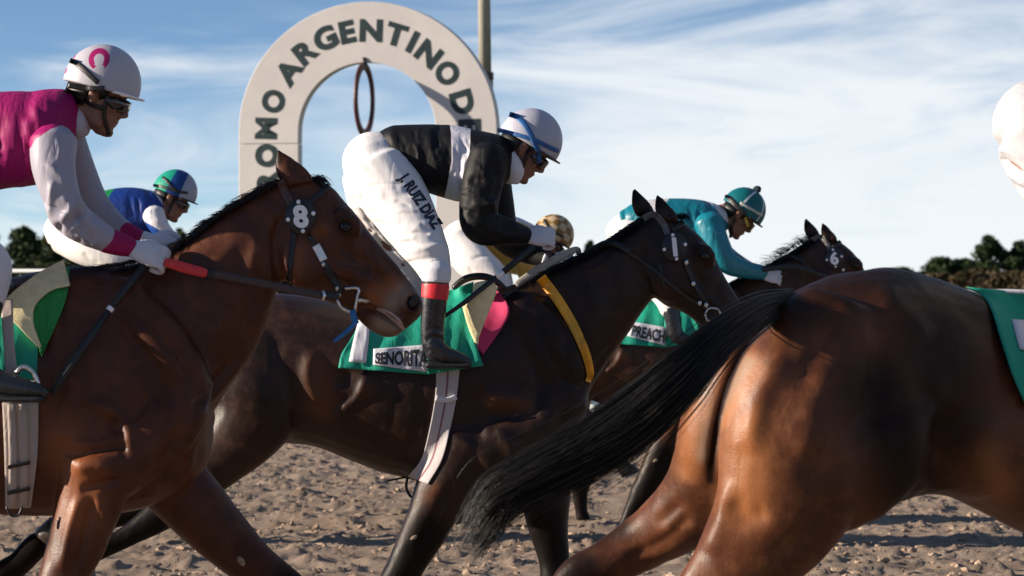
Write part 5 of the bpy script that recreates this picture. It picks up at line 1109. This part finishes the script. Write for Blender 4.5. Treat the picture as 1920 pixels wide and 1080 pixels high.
# ---- rider of number 8: magenta jacket, pale sleeves
def build_r8():
    d = D8; root = person('rider in magenta jacket with pale sleeves and horseshoe cap on the left horse', d, 0)
    torso = [('loft', [(-230, 290, -200, 400, .12), (-180, 225, -140, 395, .155), (-90, 185, -50, 368, .17), (0, 172, 10, 354, .185), (60, 170, 75, 345, .195), (105, 166, 118, 320, .185), (138, 172, 142, 265, .11), (152, 190, 150, 250, .07)], {})]
    armn = [('limb', [(100, 262, 46, -.18), (100, 310, 42, -.21), (112, 360, 37, -.225), (128, 402, 36, -.22), (165, 430, 32, -.20), (205, 452, 24, -.18)], {})]
    cuffn = [('limb', [(196, 449, 25, -.183), (222, 457, 23, -.165), (248, 465, 18, -.15)], {})]
    armf = [('limb', [(120, 260, 40, .17), (150, 325, 32, .20), (178, 380, 27, .20), (215, 418, 21, .16), (240, 434, 17, .12)], {})]
    cuff2 = [('limb', [(234, 431, 17, .125), (258, 443, 15, .10), (280, 452, 12, .08)], {})]
    pelv = [('limb', [(-190, 330, 75, 0), (-240, 370, 85, 0), (-235, 420, 60, 0)], {'wf': 1.15})]
    legn = [('limb', [(-220, 390, 74, -.09), (-130, 440, 66, -.20), (-50, 482, 52, -.28), (-18, 500, 42, -.32), (-20, 550, 34, -.34), (-30, 600, 28, -.35)], {})]
    legf = [('limb', [(-220, 390, 70, .09), (-110, 440, 60, .20), (-30, 490, 44, .28), (-20, 560, 34, .33)], {})]
    boot = [('limb', [(-22, 560, 32, -.345), (-34, 620, 28, -.37), (-28, 690, 25, -.40)], {}), ('limb', [(-30, 705, 26, -.40), (10, 722, 24, -.42), (60, 732, 19, -.43), (85, 738, 12, -.43)], {})]
    g = inner(torso + armn + armf + pelv + legn + legf + boot + cuffn, d, -.030)
    W = head_geo(g, (180, 180), 20, d); g.limb([(110, 220, 34, 0), (140, 212, 38, 0), (168, 200, 38, 0)], d, .85)
    body = weld('body', g, .005, 3); relief(body, [([(214, 232), (224, 234), (232, 230)], 2.2, -.004), ([(174, 168), (186, 174), (182, 192)], 3.5, -.004), ([(160, 215), (185, 235), (200, 245)], 8, -.003)]); tb = bvh(body); obj('body', body, M['tanskin'], root)
    me = garment(torso, d); folds(me, 44, 22, (-20, 180, 120, 340), ang=(50, 110), h=.009, ln=(50, 120), wd=(6, 12))
    sh = obj('jacket', me, cloth('magenta_silk', (.28, .005, .105), rough=.6, spec=.25), root)
    for a, sd in ((armn, 0), (armf, 1)):
        s = garment(a, d); 
        if sd == 0: folds(s, 19, 16, (80, 320, 180, 440), ang=(20, 80), h=.013, ln=(30, 80)); folds(s, 20, 26, (60, 250, 200, 450), ang=(30, 100), h=.013, ln=(30, 90), wd=(3, 6)); relief(s, [([(112, 418), (130, 395), (142, 378)], 7, .010), ([(125, 425), (148, 405), (160, 390)], 6, -.010)])
        Q = proj(arr(s)); attr(s, 'm1', sdf(Q, [(30, 150), (160, 150), (160, 232), (128, 230), (95, 242), (66, 262), (50, 290), (20, 300)]))
        obj('sleeve', s, cloth('pale_lilac_silk', (.34, .325, .39), (.30, .006, .115), rough=.5, wr=.7), sh)
    for c in (cuffn, cuff2): obj('cuff', garment(c, d, .006, 3), cloth('magenta_cuff', (.30, .006, .085), rough=.7, wr=.5, sc=20), sh)
    me = garment(pelv + legn + legf, d); folds(me, 3, 16, (-200, 380, 20, 520), ang=(0, 60), h=.008); obj('breeches', me, cloth('white_breeches', (.62, .60, .64), rough=.75, wr=.35, sc=7), root)
    bt = obj('boot', garment(boot, d, .007, 4), M['blackboot'], root)
    g = G(); g.limb([(-45, 738, 7, -.40), (20, 748, 7, -.42), (82, 748, 6, -.43)], d, 4); obj('sole', g, M['rubber'], bt)
    g = G(); g.limb([(-20, 550, 30, .34), (-30, 690, 25, .38)], d); g.limb([(-30, 705, 24, .38), (70, 732, 14, .40)], d); obj('boot', weld('boot', g, .009, 3), M['blackboot'], root)
    obj('glove', weld('glove', glove_geo((248, 466), (300, 482), d, -.15, 1.08, -.5), .0035, 1), M['glove'], root)
    obj('glove', weld('glove', glove_geo((280, 452), (322, 468), d, .07, 1.0), .004, 2), M['glove'], root)
    g = G(); g.limb([(128, 195, 24, 0), (142, 225, 30, 0), (148, 246, 24, 0)], d, 1.45); obj('collar', weld('collar', g, .005, 4), cloth('lilac_collar', (.46, .43, .50), wr=.4), sh)
    def horseshoe(hp):
        # magenta horseshoe on the side and one at the back
        x, z, y = hp[:, 0], hp[:, 2], hp[:, 1]; a = math.radians(20); u = x * math.cos(a) + z * math.sin(a) - .020; v = -x * math.sin(a) + z * math.cos(a) - .122
        r = np.hypot(u, v * .92); ringm = .0095 - np.abs(r - .027); gap = np.where((v < -.010) & (np.abs(u - .001) < .013), -.01, ringm); near = np.where(y < -.02, gap, -.01)
        back = np.where((x < -.108) & (np.abs(y + .012) < .03), .010 - np.abs(np.hypot(y + .030, z - .075) - .03), -.01)
        return [np.maximum(near, back) * 400]
    h, th, gg = helm(root, W, cloth('white_cap_cover', (.44, .425, .48), (.34, .010, .12), rough=.45, wr=.25, sc=8, soft=.35), horseshoe, M['white'], M['lens'])
    for q in ([(131, 113), (144, 119), (162, 135), (184, 155)],): obj('goggle_strap', strap(q, 10, th, .005, .004, d0=13.1), M['leather'], h)
    obj('cap_lining', strap([(128, 160), (150, 164), (172, 166), (196, 166)], 10, bvh(body, mesh_of(h, root)), .004, .006, d0=13.1), M['leather'], h)
    obj('chin_strap', strap([(204, 178), (197, 200), (196, 222), (203, 245), (204, 254)], 8, tb, .004, .004, d0=13.1), M['leather'], h)
    obj('neck_strap', strap([(122, 168), (150, 182), (172, 196), (194, 204)], 9, tb, .004, .004, d0=13.1), M['leather'], h)
    w_ = thing('whip', P(180, 620, d - .3), 'long black whip pointing down along the left horse shoulder from a white glove', 'whip')
    g = G(); g.tube([P(272, 498, d - .16), P(208, 577, d - .27)], [.013, .012], 10); obj('grip', g, M['rubber'], w_)
    g = G(); g.tube([P(209, 576, d - .271), P(204, 583, d - .275)], .0125, 10); obj('collar', g, M['white'], w_)
    g = G(); g.tube([P(204, 583, d - .275), P(160, 645, d - .33), P(98, 738, d - .40)], [.011, .015, .015], 10); obj('shaft', g, M['rubber'], w_)
    return root
build_r8()

# ---- rider of number 6: teal jacket
def simple_rider(label, d, px, torso, armn, armf, hipleg, bootp, ear, pitch, neck, jacket, sleeve, breeches, capmat, capmask, skin, glove=None, masks=None, gog=None, extra=None, gl2=None, nf=14, sleevemask=None, peak=None):
    root = person(label, d, px); allp = torso + armn + armf + hipleg + bootp
    g = inner(allp, d, -.012); W = head_geo(g, ear, pitch, d); g.limb(neck, d, .9)
    body = weld('body', g, .0065, 2); tb = bvh(body); obj('body', body, skin, root)
    me = garment(torso, d, .008, 5); Q = proj(arr(me)); lo, hi = Q.min(0), Q.max(0)
    folds(me, 7, nf, (lo[0], lo[1], hi[0], hi[1]), wd=(3, 6), h=.010, ang=(40, 140), ln=(20, 60))
    for i, p_ in enumerate(masks or []): attr(me, 'm%d' % (i + 1), sdf(Q, p_))
    sh = obj('jacket', me, jacket, root)
    for a in (armn, armf):
        if not a: continue
        s = garment(a, d, .008, 4); q = proj(arr(s)); folds(s, 5, 10, (q[:, 0].min(), q[:, 1].min(), q[:, 0].max(), q[:, 1].max()), wd=(3, 5), h=.009, ang=(0, 90), ln=(15, 45))
        for i, p_ in enumerate(sleevemask or []): attr(s, 'm%d' % (i + 1), sdf(q, p_))
        obj('sleeve', s, sleeve, sh)
    me = garment(hipleg, d, .008, 4); q = proj(arr(me)); folds(me, 8, 16, (q[:, 0].min(), q[:, 1].min(), q[:, 0].max(), q[:, 1].max()), wd=(3, 5), h=.008, ang=(-30, 50), ln=(20, 55)); obj('breeches', me, breeches, root)
    if bootp: obj('boot', garment(bootp, d, .009, 3), M['blackboot'], root)
    for q in (glove, gl2):
        if q: obj('glove', weld('glove', glove_geo(q[0], q[1], d, q[2], 1.1, -.5), .004, 1), M['glove'], root)
    h, th, gg = helm(root, W, capmat, capmask, peak or M['leather'], gog or M['lens'])
    return root, sh, h, th, tb, gg, W, body
d = D6
r, sh, h, th, tb, gg, W, bd_ = simple_rider('rider in teal jacket and teal cap with pompom behind the number 1 horse head', d, 1230,
    [('loft', [(1162, 396, 1160, 432, .10), (1196, 378, 1208, 450, .15), (1250, 372, 1268, 468, .165), (1300, 373, 1320, 470, .17), (1336, 380, 1350, 445, .14), (1362, 394, 1366, 428, .08)], {})],
    [('limb', [(1328, 415, 29, -.17), (1340, 450, 26, -.20), (1362, 490, 22, -.20), (1392, 504, 18, -.16), (1432, 512, 14, -.09)], {})],
    [('limb', [(1330, 418, 26, .17), (1350, 470, 22, .20), (1390, 500, 18, .16), (1430, 515, 13, .09)], {})],
    [('limb', [(1195, 420, 28, 0), (1172, 434, 34, 0), (1164, 448, 32, 0)], {'wf': 1.25}), ('limb', [(1174, 440, 38, -.1), (1210, 495, 38, -.22), (1248, 552, 27, -.29), (1258, 585, 19, -.32)], {}), ('limb', [(1174, 440, 38, .1), (1205, 500, 34, .22), (1240, 560, 24, .3)], {})],
    [('limb', [(1258, 580, 17, -.33), (1264, 612, 15, -.34), (1266, 628, 15, -.34)], {}), ('limb', [(1266, 630, 15, -.34), (1295, 640, 9, -.34)], {})],
    (1383, 403), 41, [(1345, 405, 20, 0), (1362, 402, 20, 0), (1380, 408, 19, 0)],
    cloth('teal_silk', (.003, .155, .215), (.62, .60, .62), (.60, .56, .60), rough=.4, spec=.5), cloth('teal_silk_sleeve', (.003, .170, .235), rough=.38, spec=.5), cloth('white_breeches_far', (.70, .69, .71), rough=.75, wr=.3),
    cloth('teal_cap_silk', (.003, .115, .135), (.62, .66, .68), rough=.45, wr=.2, soft=.35), lambda hp: [np.maximum(.006 - np.abs(np.arctan2(np.abs(hp[:, 1]), hp[:, 0] + .004) - 1.75) * np.hypot(hp[:, 0], hp[:, 1]), .005 - np.abs(np.arctan2(np.abs(hp[:, 1]), hp[:, 0] - .006) - .62) * np.hypot(hp[:, 0], hp[:, 1])) * 400],
    M['tanskin'], ((1428, 512), (1452, 518), -.09), masks=[[(1215, 360), (1262, 360), (1248, 382), (1236, 400), (1226, 400), (1212, 385)], [(1316, 366), (1352, 372), (1368, 420), (1356, 410), (1340, 388)]], gog=plain('amber_lens', (.10, .055, .012), .1, spec=.8), gl2=((1432, 518), (1456, 526), .08))
g = G(); q = W(np.array([[-.012, 0, .192]]))[0]; g.ell(q, (.026, .026, .022)); pm = weld('pompom', g, .004, 1); v = arr(pm); put(pm, v + normals(pm) * (vnoise(v, 160, 3) * .004)[:, None]); obj('pompom', pm, plain('dark_wool', (.02, .035, .045), .9, bump=.6), h)
obj('goggle_strap', strap([(1359, 367), (1367, 371), (1380, 385), (1398, 402)], [5, 8, 9, 8], th, .005, .004, d0=22.9), M['leather'], h)
obj('cap_band', strap([(1388, 380), (1402, 388), (1418, 398), (1430, 404)], 5, th, .004, .003, d0=22.9), plain('grey_trim', (.45, .45, .42), .6), h)
obj('goggle_frame', strap([(1397, 408), (1400, 416), (1402, 426)], 5, bvh(mesh_of(gg, r)), .004, .004, d0=22.9), plain('gold_frame', (.62, .42, .06), .35), gg)
obj('chin_strap', strap([(1377, 412), (1372, 428), (1369, 446)], 5, tb, .004, .004, d0=22.9), M['leather'], h)

# ---- rider in blue and green
d = 23.0
r, sh, h, th, tb, gg, W, bd_ = simple_rider('rider in royal blue and green jacket and cap behind the left horse neck', d, 180,
    [('loft', [(120, 398, 112, 440, .10), (165, 368, 165, 440, .14), (205, 355, 222, 446, .16), (245, 351, 262, 448, .17), (285, 357, 292, 440, .16), (305, 366, 312, 412, .10)], {})],
    [('limb', [(287, 400, 22, -.17), (297, 422, 19, -.20), (318, 446, 15, -.19), (340, 462, 12, -.12)], {})], [('limb', [(290, 405, 22, .17), (310, 440, 15, .2), (338, 462, 12, .1)], {})],
    [('limb', [(140, 410, 34, 0), (118, 432, 36, 0), (112, 448, 30, 0)], {'wf': 1.3}), ('limb', [(122, 440, 38, -.1), (165, 464, 36, -.22), (212, 484, 26, -.29), (245, 494, 17, -.3), (250, 540, 16, -.32)], {}), ('limb', [(122, 440, 36, .1), (180, 472, 30, .22), (235, 496, 20, .3)], {})],
    [('limb', [(250, 535, 16, -.33), (245, 590, 15, -.34)], {}), ('limb', [(246, 600, 14, -.34), (275, 612, 9, -.34)], {})],
    (320, 372), 27, [(292, 384, 17, 0), (306, 380, 18, 0), (320, 378, 18, 0)],
    cloth('royal_blue_silk', (.008, .035, .21), (.010, .22, .055), (.52, .54, .64), rough=.4, spec=.45), cloth('blue_white_sleeve', (.012, .060, .30), (.62, .60, .64), rough=.45), cloth('white_breeches_rear', (.70, .67, .65), rough=.75, wr=.35),
    cloth('blue_green_cap', (.008, .045, .20), (.010, .28, .19), (.30, .32, .40), rough=.45, wr=.2, soft=.4), lambda hp: [(-hp[:, 0] - .038) * 300, (hp[:, 0] - .052 + hp[:, 2] * .1) * 300], M['tanskin'], ((334, 463), (352, 470), -.10),
    masks=[[(90, 340), (222, 345), (208, 362), (196, 384), (186, 400), (90, 450)], [(272, 345), (315, 350), (316, 400), (306, 385), (290, 364)]], sleevemask=[[(262, 370), (318, 378), (318, 420), (338, 442), (322, 440), (300, 432), (262, 410)]])
obj('goggle_strap', strap([(304, 332), (311, 337), (322, 350), (334, 360)], 5, th, .005, .004, d0=22.9), M['leather'], h)
obj('cap_band', strap([(287, 347), (305, 350), (330, 358), (352, 362)], 5, th, .004, .003, d0=22.9), M['leather'], h)
obj('chin_strap', strap([(334, 365), (322, 384), (316, 400)], 5, tb, .004, .004, d0=22.9), M['leather'], h)
hh, _ = hit(bvh(mesh_of(gg, r)), 347, 378); gm = G(); yq = (hh.y if hh else 22.9) - .006
gm.rings([np.array([[P(347, 378, yq).x + math.cos(a) * q_, yq + t_, P(347, 378, yq).z + math.sin(a) * q_] for q_, t_ in ((.015, 0), (.015, .004), (.009, .004), (.009, 0))]) for a in np.linspace(0, 2 * math.pi, 21)], False); obj('goggle_highlight', gm, M['white'], gg)  # white ring standing in for the round highlight on the goggles

# ---- rider in gold
d = 25.0
gold = (.56, .29, .05)
r, sh, h, th, tb, gg, W, bd_ = simple_rider('rider in gold jacket and chequered cap bent low behind the black rider', d, 930,
    [('loft', [(868, 418, 880, 470, .11), (905, 404, 925, 500, .15), (950, 402, 965, 515, .165), (990, 415, 1000, 515, .16), (1015, 432, 1018, 490, .10)], {})],
    [('limb', [(988, 466, 24, -.17), (985, 496, 21, -.20), (996, 520, 17, -.18), (1030, 522, 12, -.1)], {})], [('limb', [(995, 466, 22, .17), (1000, 500, 18, .2), (1030, 522, 12, .1)], {})],
    [('limb', [(876, 436, 30, 0), (858, 450, 32, 0), (852, 462, 28, 0)], {'wf': 1.3}), ('limb', [(856, 455, 34, -.1), (890, 492, 36, -.22), (930, 524, 27, -.29), (945, 565, 17, -.32)], {}), ('limb', [(866, 452, 36, .1), (920, 490, 30, .25), (945, 540, 20, .3)], {})],
    [('limb', [(950, 560, 16, -.33), (948, 620, 14, -.34)], {}), ('limb', [(950, 625, 13, -.34), (980, 634, 8, -.34)], {})],
    (1028, 450), 38, [(1005, 455, 16, 0), (1022, 455, 17, 0), (1038, 458, 16, 0)],
    cloth('gold_satin', gold, (.55, .52, .55), rough=.3, spec=.6, wr=1.2, sc=14), cloth('gold_satin_sleeve', gold, rough=.3, spec=.6, wr=1.2, sc=14), cloth('white_breeches_mid', (.70, .67, .66), rough=.75, wr=.35),
    cloth('chequered_cap', (.52, .40, .24), (.24, .13, .035), rough=.4, wr=.2, soft=.3), lambda hp: [np.sin(np.arctan2(hp[:, 1], hp[:, 0]) * 6) * np.sin((hp[:, 2] - .02) * 75) * 2.0], M['tanskin'], ((1030, 522), (1052, 520), -.1),
    masks=[[(880, 395), (1012, 400), (1010, 428), (960, 412), (900, 414)]])
obj('goggle_strap', strap([(1020, 411), (1024, 420), (1032, 432)], 5, th, .005, .004, d0=24.9), M['leather'], h)
obj('cap_band', strap([(1014, 424), (1028, 430), (1044, 438), (1058, 446)], 4, th, .004, .003, d0=24.9), M['leather'], h)

# ---- rider of the nearest horse: only the seat of the breeches shows
d = DF + .42
r, sh, h, th, tb, gg, W, bd_ = simple_rider('rider in white breeches at the right edge on the nearest horse', d, 2000,
    [('loft', [(1935, 150, 1990, 290, .12), (1985, 110, 2060, 300, .16), (2080, 80, 2150, 290, .18), (2200, 90, 2250, 270, .19), (2260, 120, 2280, 230, .10)], {})],
    [('limb', [(2220, 190, 52, -.17), (2240, 300, 46, -.2), (2270, 370, 40, -.2), (2350, 420, 26, -.12)], {})], [('limb', [(2220, 190, 52, .17), (2260, 320, 44, .2), (2350, 420, 26, .1)], {})],
    [('limb', [(1985, 200, 74, 0), (1950, 235, 90, 0), (1945, 270, 76, 0)], {'wf': 1.15}), ('limb', [(1948, 262, 84, -.1), (2000, 360, 76, -.2), (2070, 450, 58, -.28), (2080, 540, 40, -.36)], {}), ('limb', [(1955, 265, 80, .1), (2010, 370, 70, .2), (2070, 470, 54, .32), (2080, 540, 40, .38)], {})],
    [('limb', [(2080, 535, 36, -.42), (2070, 640, 32, -.44), (2070, 700, 30, -.44)], {}), ('limb', [(2072, 705, 30, -.44), (2150, 730, 18, -.44)], {})],
    (2320, 130), 25, [(2240, 180, 40, 0), (2280, 165, 42, 0), (2320, 150, 40, 0)],
    cloth('red_silk', (.25, .02, .02), **SLK), cloth('red_silk_sleeve', (.25, .02, .02), **SLK), cloth('white_breeches_near', (.46, .45, .48), rough=.75, wr=.5, sc=9),
    cloth('plain_cap', (.6, .6, .6), rough=.45, wr=.2), lambda hp: [], M['tanskin'], ((2345, 420), (2390, 430), -.12), nf=6)
br_ = [c for c in r.children if c.name.startswith('breeches')][0]; bm_ = br_.data; bm_.transform(Matrix.Translation(r.location))
relief(bm_, [([(1868, 300), (1890, 305), (1925, 330)], 5, -.014), ([(1876, 322), (1900, 330), (1930, 350)], 5, .012), ([(1884, 340), (1905, 350), (1935, 372)], 4, -.012), ([(1895, 170), (1880, 220), (1884, 280)], 3, -.006), ([(1866, 280), (1890, 284), (1920, 300)], 4, .010), ([(1890, 318), (1915, 340)], 3, -.010)])
bm_.transform(Matrix.Translation(-r.location))
